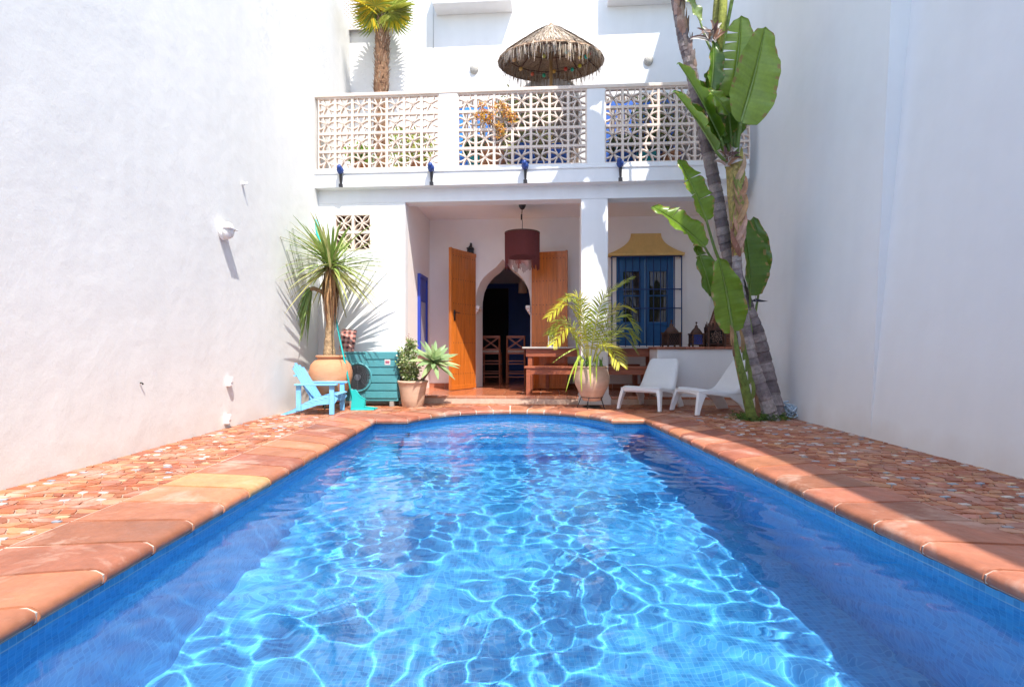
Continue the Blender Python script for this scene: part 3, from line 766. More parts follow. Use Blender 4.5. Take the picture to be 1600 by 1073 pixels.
# ---- barred window with mustard hood
W_ = thing('window', None, None, (0,0,0)); W_.parent = H
x0, x1, z0, z1 = w0.x, w1.x, w0.z, w1.z; xm = (x0+x1)/2; yv = VB+.045
fw = .055
mb = MB()
mb.box(x0, x0+fw, yv-.03, yv+.03, z0, z1); mb.box(x1-fw, x1, yv-.03, yv+.03, z0, z1)
mb.box(x0+fw, x1-fw, yv-.03, yv+.03, z1-fw, z1); mb.box(x0+fw, x1-fw, yv-.03, yv+.03, z0, z0+fw)
zb = HP(1000, 503, VB).z; zm = HP(1000, 462, VB).z; zt_ = HP(1000, 424, VB).z
for a, b in ((x0+fw, xm-.004), (xm+.004, x1-fw)):
    mb.box(a, a+.075, yv-.045, yv+.02, z0+fw, z1-fw); mb.box(b-.075, b, yv-.045, yv+.02, z0+fw, z1-fw)
    mb.box(a+.075, b-.075, yv-.043, yv+.02, zt_, z1-fw); mb.box(a+.075, b-.075, yv-.043, yv+.02, zb-.07, zb)
    mb.box(a+.075, b-.075, yv-.035, yv+.01, zm-.012, zm+.012)
    mb.box(a+.075, b-.075, yv-.028, yv+.02, z0+fw, zb-.07)
mb.build('frame', M_blue, W_, bevel=.005)
for a, b in ((x0+fw+.075, xm-.079), (xm+.079, x1-fw-.075)):
    for c, d in ((zb, zm-.012), (zm+.012, zt_)):
        mb = MB(); mb.box(a, b, yv-.004, yv+.004, c, d); mb.build('pane', M_glass, W_)
bx0, bx1 = hu(956, VB-.14), hu(1065, VB-.14); bz0, bz1 = .84, HP(1000, 400, VB-.14).z
mb = MB()
for k in range(11):
    x = lerp(bx0, bx1, k/10); rad = .011 if k in (0, 10) else .008; mb.tube([(x, VB-.14, bz0), (x, VB-.14, bz1)], rad, 6)
for z in (bz0+.04, lerp(bz0, bz1, .44), HP(1000, 452, VB-.14).z, bz1-.01):
    mb.bar((bx0, VB-.14, z), (bx1, VB-.14, z), .012, .02)
    for x in (bx0, bx1): mb.bar((x, VB-.14, z), (x, VB, z), .012, .012)
mb.build('window_bars', M_bluebar, W_, smooth=True)
hz0 = bz1+.005; h0, h1 = hu(952, VB-.17), hu(1069, VB-.17); ht0, ht1 = hu(986, VB-.02), hu(1033, VB-.02); hzt = HP(1010, 365, VB).z
mb = MB(); K = 10; vs = []
for i in range(K+1):
    t = i/K; e = (1-t)**2.2
    xa = lerp(ht0, h0, e); xb = lerp(ht1, h1, e); yf = VB-.02-.15*e; z = hz0+.045+(hzt-hz0-.045)*t
    vs += [(xa, VB, z), (xa, yf, z), (xb, yf, z), (xb, VB, z)]
fs = [(i*4+k, i*4+k+1, i*4+k+5, i*4+k+4) for i in range(K) for k in range(3)]+[(K*4, K*4+1, K*4+2, K*4+3)]
mb.add(vs, fs); mb.box(h0-.012, h1+.012, VB-.185, VB, hz0, hz0+.045)
mb.build('window_hood', M_hood, W_, bevel=.006)
mb = MB(); sx = hu(955, VB-.2)
while sx < uR-.05:
    x2 = sx+.13; mb.box(sx, x2-.008, VB-.20, VB-.002, .845, .885, tint=jit((.36,.13,.075), .2)); sx = x2
mb.build('window_sill', M_brick, W_, bevel=.003)
# ---- low ledge wall in the right bay
l0 = hu(1027, 0)
mb = MB(); mb.box(l0, uR, 0, .62, -.02, .845); mb.build('ledge_wall', M_house, H, bevel=.01)
mb = MB(); sx = l0-.02
while sx < uR:
    x2 = min(sx+.145, uR)
    for k, (y0_, y1_) in enumerate(((-.03, .30), (.308, .64))): mb.box(sx, x2-.008, y0_, y1_, .847, .882+rnd.uniform(0,.003), tint=jit((.36,.13,.075), .22))
    sx = x2
mb.build('brick_ledge', M_brick, H, bevel=.004)
# ---- blue side window on the porch's left wall
ua = uJ+.0; va, vb = 8.80-8.13, 9.50-8.13
SW = thing('side_window', None, None, (uJ, 0, 0)); SW.parent = H
ya, yb = .78, 1.36; za, zb_ = .75, 2.15
mb = MB()
mb.box(0, .05, ya, ya+.06, za, zb_); mb.box(0, .05, yb-.06, yb, za, zb_); mb.box(0, .05, ya+.06, yb-.06, zb_-.06, zb_); mb.box(0, .05, ya+.06, yb-.06, za, za+.06)
mb.build('frame', mat('royal_blue_paint', (.03,.06,.40), .5, .1, 6), SW, bevel=.004)
mb = MB(); mb.box(0, .03, ya+.06, yb-.06, 1.68, zb_-.06); mb.build('blue_shutter', mat('royal_blue_paint', (.03,.06,.40)), SW)
mb = MB(); mb.box(0, .02, ya+.06, yb-.06, za+.06, 1.68); mb.build('lower_panel', mat('grey_glazed_panel', (.35,.35,.45), .3), SW)

#@@FIXTURES
# ================================================================== WALL FIXTURES
def bulkhead():
    p = P(347, 360, 5.5); t = thing('bulkhead_lamp', 'white oval bulkhead lamp on the left wall casting a long shadow', 'wall lamp', (-3.07, 5.55, 2.10))
    mb = MB(); mb.lathe([(.0, .0), (.072, .0), (.078, .012), (.078, .03), (.07, .04)], 20, M=Matrix.Rotation(R(90), 4, 'Y') @ Matrix.Diagonal((1.3,1,1,1)))
    mb.build('base', M_white, t, smooth=True)
    mb = MB(); mb.lathe([(.072, .038), (.07, .07), (.055, .105), (.03, .122), (0.0, .127)], 20, M=Matrix.Rotation(R(90), 4, 'Y') @ Matrix.Diagonal((1.3,1,1,1)))
    mb.build('cover', mat('frosted_cover', (.74,.73,.70), .35), t, smooth=True)
    mb = MB(); mb.box(.05, .135, -.082, .082, .012, .022); mb.build('guard_bar', M_white, t, bevel=.003)
bulkhead()
t = thing('cable_hook', 'tiny white hook high on the left wall above the bulkhead lamp', 'hook', (-3.07, 5.98, 2.73))
mb = MB(); mb.ball((.012,0,0), .022, 10, 8); mb.tube([(.0,0,0),(.05,0,-.005),(.055,0,.02)], .006, 6); mb.build('hook_body', M_white, t, smooth=True)
for zz, yy_, lab_ in ((.50, 5.66, 'upper small white socket box on the left wall below the lamp'), (.10, 5.62, 'lower small white socket box near the floor of the left wall')):
    t = thing('socket_box', lab_, 'socket', (-3.055, yy_, zz), 0, 'socket boxes on the left wall')
    mb = MB(); mb.box(-.02, .035, -.028, .028, -.05, .05); mb.build('box', M_white, t, bevel=.006)
    mb = MB(); mb.box(.035, .042, -.022, .022, -.01, .04); mb.build('flap', M_white, t, bevel=.003)
t = thing('wall_bolt', 'small dark metal eye bolt low on the left wall', 'bolt', (-3.06, 4.32, .57)); mb = MB(); mb.tube([(0,0,0),(.012,0,0),(.018,.006,-.006),(.012,.012,-.012)], .006, 6); mb.build('eye', M_iron, t, smooth=True)
q = P(1303, 256, 6.0); t = thing('wall_nail', 'tiny metal nail alone on the shaded right wall', 'nail', (3.62, 5.72, 2.9)); mb = MB(); mb.tube([(.04,0,0),(-.03,0,0)], .006, 6); mb.ball((-.03,0,0), .012); mb.build('shank', M_iron, t, smooth=True)
for k, (x, y, lab_) in enumerate(((741, 108, 'round perforated ceramic lamp on the sunlit upper wall left of the parasol'), (1013, 95, 'round perforated ceramic lamp on the shaded upper wall right of the parasol'))):
    q = HP(x, y, VB); q = HM @ q
    t = thing('ceramic_wall_lamp', lab_, 'wall lamp', q, HA, 'round lamps on the upper wall')
    mb = MB(); mb.ball((0,-.01,0), .085, 16, 12, sc=(1,.75,1.15), jit=.02); mb.build('shade', mat('perforated_ceramic', (.55,.52,.47), .8, .5, 60, .004, 80), t, smooth=True)
    mb = MB(); mb.lathe([(0,0),(.05,0),(.05,.02)], 12, M=Matrix.Rotation(R(90),4,'X')); mb.build('back_plate', M_white, t)
# blue wrapped spot lamps on the balcony band
sp = None
for k, (x, lab_) in enumerate(((532, 'blue wrapped spot lamp on the balcony edge nearest the left wall'), (674, 'blue wrapped spot lamp on the balcony edge below the first post'),
                               (821, 'blue wrapped spot lamp on the balcony edge above the hanging red lamp'), (970, 'dark blue spot lamp on the balcony edge in the shade, right of the column'))):
    q = HM @ Vector((hu(x, -.17), -.15, 3.36)); rz_ = HA+(.25, .12, -.02, -.2)[k]
    if sp is None:
        t = sp = thing('spot_lamp', lab_, 'spot lamp', q, rz_, 'blue spot lamps along the balcony edge')
        mb = MB(); mb.ball((0,-.075,.24), .058, 10, 8, sc=(1,1.2,.95), jit=.14); mb.ball((-.01,-.12,.27), .042, 9, 7, jit=.15); mb.build('head', M_bluewrap, t, smooth=True)
        mb = MB(); mb.tube([(0,-.012,.005),(0,-.014,.06),(.0,-.045,.2)], [.014,.018,.026], 6); mb.box(-.03, .03, -.02, .0, .0, .05); mb.build('bracket', M_black, t)
    else:
        t = copy_tree(sp); t.location = q; t.rotation_euler = (0, 0, rz_); t['label'] = lab_

#@@PORCHTHINGS
# ================================================================== PORCH THINGS
# pendant
c = P(816, 324, 9.0)
q0 = (HM @ HP(816, 326, .75))
Zp = q0.y
t = thing('pendant_lamp', 'dark red fringed drum lamp hanging from the porch ceiling', 'pendant lamp', (q0.x, Zp, ZC))
def dz(py): return CH-(py-HZ)/F*Zp-ZC
mb = MB(); mb.lathe([(0, .02), (.055, .02), (.062, -.0), (.058, -.035), (.035, -.075), (.012, -.09), (0, -.09)], 20); mb.build('ceiling_cup', M_black, t, smooth=True)
mb = MB(); mb.tube([(0,0,-.07),(-.012,0,-.2),(0.004,0,-.3),(0,0,dz(363))], .005, 6); mb.tube([(-.012,0,-.17),(-.012,0,-.26)], .014, 6); mb.build('cord', M_black, t, smooth=True)
rl = 26.5/F*Zp; zt0, zb0, zf = dz(364), dz(405), dz(421)
mb = MB(); n = 110
mb.lathe([(rl, zt0), (rl, zb0+.03)], 40)
mb.lathe([(rl*.96, zt0), (rl*.96, zb0+.03)], 40)
for k in range(n):
    a = 2*math.pi*k/n; e = zf+rnd.uniform(-.0, .09)*(1 if k % 3 else .4)+.03*math.sin(k*.7)
    for rr, zz0 in ((rl+.004, zt0-.005),):
        x, y = rr*math.cos(a), rr*math.sin(a); mb.tube([(x, y, zz0), (x*1.0, y*1.0, (zz0+e)/2), (x*.99, y*.99, e)], [.0065,.0065,.005], 4)
mb.build('shade', M_lamp, t, smooth=False)
mb = MB(); mb.lathe([(rl+.012, zt0+.004), (rl+.012, zt0-.015), (rl-.005, zt0-.015), (rl-.005, zt0+.004), (rl+.012, zt0+.004)], 40)
for a in (0, 2.1, 4.2): mb.bar((0,0,zt0), (rl*math.cos(a), rl*math.sin(a), zt0), .006, .006)
mb.build('rim', M_rust, t)
# moroccan lanterns -------------------------------------------------
def lantern(name, label, loc, rz, s, h, material, glass=None, group=None, top=True, frets=5):
    t = thing(name, label, 'lantern', loc, rz, group); mb = MB()
    b = h*.55
    for sx in (-1,1):
        for sy in (-1,1): mb.box(sx*s/2-.012, sx*s/2+.012, sy*s/2-.012, sy*s/2+.012, 0, b)
    mb.box(-s/2-.02, s/2+.02, -s/2-.02, s/2+.02, .02, .04); mb.box(-s/2-.02, s/2+.02, -s/2-.02, s/2+.02, b-.02, b+.004)
    for sx in (-1,1):
        for sy in (-1,1): mb.ball((sx*s/2, sy*s/2, .008), .018, 6, 4)
    mb.build('frame', material, t, bevel=.002)
    mb = MB()
    for k in range(frets):
        for face in range(4):
            M = Matrix.Rotation(face*math.pi/2, 4, 'Z'); x = lerp(-s/2, s/2, (k+.5)/frets)
            for zz in (0, 1):
                a = M @ Vector((x-s/frets*.5, -s/2, .05+(b-.08)*zz*.5)); c_2 = M @ Vector((x+s/frets*.5, -s/2, .05+(b-.08)*(zz*.5+.5))); mb.bar(a, c_2, .006, .006)
                a = M @ Vector((x+s/frets*.5, -s/2, .05+(b-.08)*zz*.5)); c_2 = M @ Vector((x-s/frets*.5, -s/2, .05+(b-.08)*(zz*.5+.5))); mb.bar(a, c_2, .006, .006)
    mb.build('fretwork', material, t)
    if glass is not None:
        mb = MB(); mb.box(-s/2+.012, s/2-.012, -s/2+.012, s/2-.012, .04, b-.02); mb.build('glass', glass, t)
    if top:
        mb = MB(); mb.lathe([(s*.55, b), (s*.56, b+h*.03), (s*.42, b+h*.12), (s*.34, b+h*.17), (s*.2, b+h*.23), (s*.14, b+h*.27), (s*.16, b+h*.31), (s*.06, b+h*.36), (s*.02, b+h*.43), (0, b+h*.45)], 12); mb.build('dome', material, t, smooth=True)
        mb = MB(); mb.lathe([(s*.09, 0), (s*.1, .004), (s*.09, .01)], 10, M=Matrix.Translation((0,0,b+h*.46)) @ Matrix.Rotation(R(90),4,'X')); mb.build('ring', material, t)
    return t
def hw(x, v, z): return HM @ Vector((hu(x, v), v, z))
LG = 'moroccan lanterns on the brick ledge'
lantern('lantern', 'dark fretwork metal lantern at the left end of the brick ledge', hw(1049, .3, .886), HA+.2, .20, .40, M_rust, M_darkroom, LG)
lantern('lantern', 'brown lantern with a blue glass globe in its middle', hw(1088, .3, .886), HA+.05, .165, .37, M_rust, M_bluesq, LG)
t = thing('carved_lantern', 'square dark lantern with castle crown and star fretwork', 'lantern', hw(1117, .3, .886), HA-.08, LG)
mb = MB(); s = .24; b = .26
for sx in (-1,1):
    for sy in (-1,1): mb.box(sx*s/2-.016, sx*s/2+.016, sy*s/2-.016, sy*s/2+.016, 0, b+.05)
mb.box(-s/2-.015, s/2+.015, -s/2-.015, s/2+.015, .03, .05); mb.box(-s/2-.015, s/2+.015, -s/2-.015, s/2+.015, b-.01, b+.012)
for face in range(4):
    M = Matrix.Rotation(face*math.pi/2, 4, 'Z')
    for k in range(5):
        x = lerp(-s/2+.02, s/2-.02, k/4); hh = (.10, .06, .13, .06, .10)[k]
        mb.prism([(x-.02, b), (x+.02, b), (x+.02, b+hh*.6), (x, b+hh), (x-.02, b+hh*.6)], -s/2-.005, -s/2+.005, M=M)
mb.build('frame', M_rust, t)
mb = MB()
for face in range(4):
    M = Matrix.Rotation(face*math.pi/2, 4, 'Z')
    for k in range(8):
        a = k*math.pi/4+.2; ce = Vector((0, -s/2, .15)); e1 = Vector((math.cos(a)*.10, 0, math.sin(a)*.095)); e2 = Vector((math.cos(a+.785)*.05, 0, math.sin(a+.785)*.05)); e3 = Vector((math.cos(a+1.57)*.10, 0, math.sin(a+1.57)*.095))
        mb.bar(M @ (ce+e1), M @ (ce+e2), .007, .007); mb.bar(M @ (ce+e2), M @ (ce+e3), .007, .007); mb.bar(M @ ce, M @ (ce+e2), .007, .007)
mb.build('fretwork', mat('pale_rust', (.24,.14,.10), .6, .3, 20), t)
mb = MB(); mb.box(-s/2+.03, s/2-.03, -s/2+.03, s/2-.03, .02, b); mb.build('lining', M_darkroom, t)
# tall pyramid wicker lamp
t = thing('pyramid_lamp', 'tall pyramid lamp of woven reed with dark wooden corner poles', 'floor lamp', hw(1126, .46, .886), HA+.35)
mb = MB(); hh = .74; bs = .20; tp = .03
cor = [(-1,-1),(1,-1),(1,1),(-1,1)]
for (x, y) in cor: mb.bar((x*bs*1.02, y*bs*1.02, 0), (x*tp, y*tp, hh), .026, .026)
mb.build('corner_poles', M_wood2, t, bevel=.003)
mb = MB(); K = 26
for k in range(K):
    z0_, z1_ = hh*k/K, hh*(k+.82)/K; e0, e1 = lerp(bs, tp, k/K), lerp(bs, tp, (k+.82)/K)
    for i in range(4):
        a, b_ = cor[i], cor[(i+1) % 4]; o_ = .003*(k % 2)
        mb.add([(a[0]*(e0-o_), a[1]*(e0-o_), z0_), (b_[0]*(e0-o_), b_[1]*(e0-o_), z0_), (b_[0]*(e1-o_), b_[1]*(e1-o_), z1_), (a[0]*(e1-o_), a[1]*(e1-o_), z1_)], [(0,1,2,3)])
mb.build('woven_shade', M_reed, t)
# white lantern on table; wall lantern; inner lantern
TBv = 1.05
# table ------------------------------------------------------------
ta, tb = hu(816, .62), hu(1018, .62)
t = thing('dining_table', 'long brown wooden table with a grey top in the porch', 'table', HM @ Vector((0, .62, .12)), HA)
mb = MB(); mb.box(ta, tb+.15, 0, .75, .735, .765); mb.build('tabletop', M_tabletop, t, bevel=.004)
mb = MB(); mb.box(ta+.06, tb+.1, .05, .08, .60, .734); mb.box(ta+.06, tb+.1, .67, .70, .60, .734); mb.box(ta+.06, ta+.09, .08, .67, .60, .734); mb.box(tb+.07, tb+.1, .08, .67, .60, .734); mb.build('apron', M_bench, t, bevel=.003)
for x in (ta+.09, tb+.03):
    for y in (.07, .63): mb = MB(); mb.box(x, x+.075, y, y+.075, 0, .62); mb.build('leg', M_bench, t, bevel=.004)
t = thing('wooden_bench', 'long reddish brown wooden bench in front of the table', 'bench', HM @ Vector((0, .12, .12)), HA)
ba, bb = hu(819, .12), hu(1017, .12)
mb = MB()
for k in range(3): mb.box(ba, bb, .0+k*.115, .108+k*.115, .425, .455)
mb.build('seat', M_bench, t, bevel=.004)
mb = MB(); mb.box(ba+.05, bb-.05, .02, .045, .33, .423); mb.box(ba+.05, bb-.05, .29, .315, .33, .423); mb.build('apron', M_bench, t, bevel=.003)
for x in (ba+.03, bb-.10):
    for y in (.015, .255): mb = MB(); mb.box(x, x+.07, y, y+.07, 0, .424); mb.build('leg', M_bench, t, bevel=.004)
t = thing('wooden_bench', 'second bench half hidden on the far side of the table', 'bench', HM @ Vector((0, 1.38, .12)), HA)
ba, bb = hu(850, 1.38), hu(1000, 1.38)
mb = MB(); mb.box(ba, bb, 0, .26, .425, .455); mb.build('seat', M_bench, t, bevel=.004)
for x in (ba+.03, bb-.10):
    for y in (.015, .18): mb = MB(); mb.box(x, x+.06, y, y+.06, 0, .424); mb.build('leg', M_bench, t, bevel=.004)
q = hw(861, .85, .888)
t = thing('lantern', 'small white lantern standing on the grey table top', 'lantern', q, HA)
mb = MB(); mb.box(-.05,.05,-.05,.05,0,.015); mb.box(-.055,.055,-.055,.055,.17,.185)
for sx in (-1,1):
    for sy in (-1,1): mb.box(sx*.044-.006, sx*.044+.006, sy*.044-.006, sy*.044+.006, .015, .17)
for face in range(4):
    M = Matrix.Rotation(face*math.pi/2, 4, 'Z'); mb.bar(M @ Vector((-.044,-.044,.02)), M @ Vector((.044,-.044,.165)), .005, .005); mb.bar(M @ Vector((.044,-.044,.02)), M @ Vector((-.044,-.044,.165)), .005, .005)
mb.build('frame', M_white, t)
mb = MB(); mb.lathe([(.055,.185),(.04,.21),(.015,.235),(.02,.245),(.006,.26),(.004,.285)], 8); mb.build('roof', M_white, t)
mb = MB(); mb.lathe([(.025,.015),(.025,.11),(0,.112)], 12); mb.build('candle', M_cushion, t, smooth=True)
q = HM @ Vector((hu(735, VB-.08), VB-.08, HP(735, 397, VB-.08).z))
t = lantern('wall_lantern', 'small black lantern on the porch wall above the left door', q, HA, .085, .20, M_iron, None, None, True, 3)
mb = MB(); mb.bar((0,.0,.19), (0,.08,.19), .01, .01); mb.box(-.02,.02,.07,.078,.1,.22); mb.build('bracket', M_iron, t)
q = HM @ Vector((hu(817, 2.6), 2.6, HP(817, 458, 2.6).z))
t = thing('hanging_shade', 'brown tubular lamp shade hanging in the dark room inside the arch', 'pendant lamp', q, HA)
mb = MB(); mb.lathe([(.095,0),(.085,.22),(.05,.30),(.0,.30)], 16); mb.build('shade', mat('brown_shade', (.22,.15,.11), .8), t, smooth=True)
mb = MB(); mb.tube([(0,0,.3),(0,0,2.95-q.z)], .006, 5); mb.build('cord', M_black, t)
# bar stools in the dark doorway
st0 = None
for x, lab_ in ((767, 'left cross-backed wooden bar stool inside the arched doorway'), (806, 'right cross-backed wooden bar stool inside the arched doorway')):
    q = hw(x, 2.75, .12)
    if st0 is None:
        t = st0 = thing('bar_stool', lab_, 'bar stool', q, HA, 'bar stools inside the arch'); wS = .19
        for sx in (-1,1):
            mb = MB(); mb.bar((sx*wS, 0, 0), (sx*wS*.95, -.02, 1.0), .032, .03); mb.build('rear_leg', M_bench, t, bevel=.003)
            mb = MB(); mb.bar((sx*wS, .36, 0), (sx*wS*.95, .34, .66), .032, .03); mb.build('front_leg', M_bench, t, bevel=.003)
        mb = MB(); mb.box(-wS, wS, -.02, .36, .62, .66); mb.build('seat', M_bench, t, bevel=.003)
        mb = MB(); mb.box(-wS+.01, wS-.01, 0, .34, .66, .715); mb.build('cushion', M_cushion, t, bevel=.015)
        mb = MB(); mb.bar((-wS,-.02,.98), (wS,-.02,.98), .03, .05); mb.bar((-wS,-.012,.72), (wS,-.012,.72), .03, .035)
        mb.bar((-wS+.02,-.02,.73), (wS-.02,-.02,.97), .02, .028); mb.bar((wS-.02,-.012,.73), (-wS+.02,-.012,.97), .02, .028); mb.build('cross_back', M_bench, t)
        mb = MB()
        for z in (.15, .22, .42, .48): mb.bar((-wS,0,z), (wS,0,z), .02, .022)
        for z in (.2, .4):
            for sx in (-1,1): mb.bar((sx*wS,0,z), (sx*wS,.36,z), .02, .022)
        mb.bar((-wS,.36,.25), (wS,.36,.25), .02, .022); mb.build('stretchers', M_bench, t)
    else:
        t = copy_tree(st0); t.location = q; t['label'] = lab_

#@@DECKTHINGS
# ================================================================== DECK THINGS
# white moulded chairs: sweep cross sections (shell with down-turned flanges) + four flowing legs
def white_chair(label, loc, rz):
    t = thing('lounge_chair', label, 'chair', loc, rz, 'white plastic garden chairs')
    # spine: (x, z, half width, flange depth, flange angle)
    seat = [(.445,.235,.255,.0), (.455,.285,.265,.03), (.435,.320,.272,.06), (.38,.335,.275,.075), (.25,.325,.272,.075), (.10,.300,.268,.075), (-.02,.285,.262,.08), (-.09,.300,.258,.085), (-.14,.335,.252,.08)]
    back = [(-.20,.41,.245,.07), (-.27,.51,.235,.06), (-.34,.61,.222,.05), (-.385,.675,.208,.04), (-.41,.70,.19,.03), (-.425,.705,.175,.02)]
    def shell(sp):
        mb = MB(); vs = []; rows = []
        for i, (x, z, hw_, fl) in enumerate(sp):
            x0_, z0_ = sp[max(i-1,0)][:2]; x1_, z1_ = sp[min(i+1,len(sp)-1)][:2]; d = Vector((x1_-x0_, 0, z1_-z0_)).normalized(); n = Vector((0,1,0)).cross(d)
            n = Vector((-d.z, 0, d.x)) * (-1)   # up-facing normal for a path running backwards
            ring = []
            for y, dep in ((-hw_-.018, fl), (-hw_-.010, fl*.45), (-hw_+.012, .004), (-hw_*.6, .010), (0, .014), (hw_*.6, .010), (hw_-.012, .004), (hw_+.010, fl*.45), (hw_+.018, fl)):
                p = Vector((x, y, z)) - n*dep; ring.append(p)
            rows.append(ring)
        m = len(rows[0])
        for r in rows: vs += r
        fs = [(i*m+k, i*m+k+1, (i+1)*m+k+1, (i+1)*m+k) for i in range(len(rows)-1) for k in range(m-1)]
        mb.add(vs, fs); return mb
    for nm, sp in (('seat_shell', seat+back),):
        o = shell(sp).build(nm, M_white, t, smooth=True)
        md = o.modifiers.new('s', 'SOLIDIFY'); md.thickness = .014; md.offset = -1
        md = o.modifiers.new('b', 'SUBSURF'); md.levels = 1; md.render_levels = 2
    # legs: lofted flat sections, thick at the shoulder and tapering to the foot
    def legm(secs, sy):
        mb = MB(); vs = []
        for (xa, xb, z, y, th) in secs:
            yo = sy*y; yi = sy*(y-th)
            vs += [(xa, yo, z), (xb, yo, z), (xb, yi, z), (xa, yi, z)]
        n = len(secs); fs = [(i*4+k, i*4+(k+1) % 4, i*4+4+(k+1) % 4, i*4+4+k) for i in range(n-1) for k in range(4)]+[(0,1,2,3), (n*4-4, n*4-3, n*4-2, n*4-1)]
        mb.add(vs, fs); return mb
    for sy in (-1, 1):
        o = legm([(.32,.445,.300,.276,.05), (.345,.463,.25,.288,.05), (.40,.487,.16,.303,.045), (.445,.51,.06,.315,.04), (.46,.52,0,.32,.04)], sy).build('front_leg', M_white, t, bevel=.010, seg=3)
        o = legm([(-.20,.10,.262,.266,.03), (-.255,-.01,.21,.282,.03), (-.33,-.12,.13,.298,.03), (-.375,-.19,.05,.31,.035), (-.39,-.22,0,.315,.04)], sy).build('rear_leg', M_white, t, bevel=.010, seg=3)
    mb = MB(); pts = [(-.28,.235),(-.28,.30),(.28,.30),(.28,.235),(.2,.262),(.1,.27),(-.1,.27),(-.2,.262)]
    mb.prism([(p[0], p[1]) for p in pts], -.452, -.434, M=Matrix.Rotation(R(90), 4, 'Z')); mb.build('front_apron', M_white, t, bevel=.006)
    return t
def heading(dx, dy): return math.atan2(dy, dx)
white_chair('white moulded lounge chair nearer the porch, facing the pool', (2.03, 7.56, .012), heading(-.62, -.80))
white_chair('white moulded lounge chair closest to the leaning trunks, seen side-on', (2.74, 7.03, .012), heading(-.97, -.24))
# light blue adirondack chair
def adirondack():
    t = thing('garden_chair', 'small light blue wooden slatted garden chair by the left wall', 'chair', (-2.52, 6.99, .006), R(0)+.05)
    # local: +x = front
    for sy in (-1, 1):
        y = sy*.22
        mb = MB(); mb.prism([(.20,.26),(.26,.20),(.22,.14),(.0,.12),(-.25,.035),(-.40,0),(-.47,.0),(-.30,.07),(-.20,.13),(-.05,.21),(.08,.245)], y-.012, y+.012); mb.build('side_rail', M_lightblue, t, bevel=.002)
        mb = MB(); mb.box(.16, .22, sy*.245-.016, sy*.245+.016, 0, .375); mb.build('front_leg', M_lightblue, t, bevel=.003)
        mb = MB(); mb.box(-.26, -.20, sy*.245-.014, sy*.245+.014, .05, .375); mb.build('rear_post', M_lightblue, t, bevel=.003)
        mb = MB(); mb.box(-.27, .26, sy*.255-.042, sy*.255+.042, .375, .397); mb.build('armrest', M_lightblue, t, bevel=.004)
    mb = MB()
    for k in range(7):
        x = .235-k*.062; z = .235-.30*(k*.062)*1.0+ (.02 if k == 0 else .02); mb.bar((x, -.235, z), (x, .235, z), .05, .016, up=(0.28,0,1))
    mb.build('seat_slats', M_lightblue, t, bevel=.003)
    mb = MB()
    for k in range(5):
        y = (k-2)*.085; hgt = .60-abs(k-2)*.035; a = Vector((-.05, y, .14)); b = a+Vector((-.50, 0, .84)).normalized()*(hgt)
        mb.bar(a, b, .074, .015, up=(1,0,.5))
    mb.build('backrest_slats', M_lightblue, t, bevel=.004)
    mb = MB(); mb.bar((-.285,-.23,.50), (-.285,.23,.50), .03, .02); mb.bar((-.10,-.22,.16), (-.10,.22,.16), .03, .02); mb.build('cross_bars', M_lightblue, t)
adirondack()
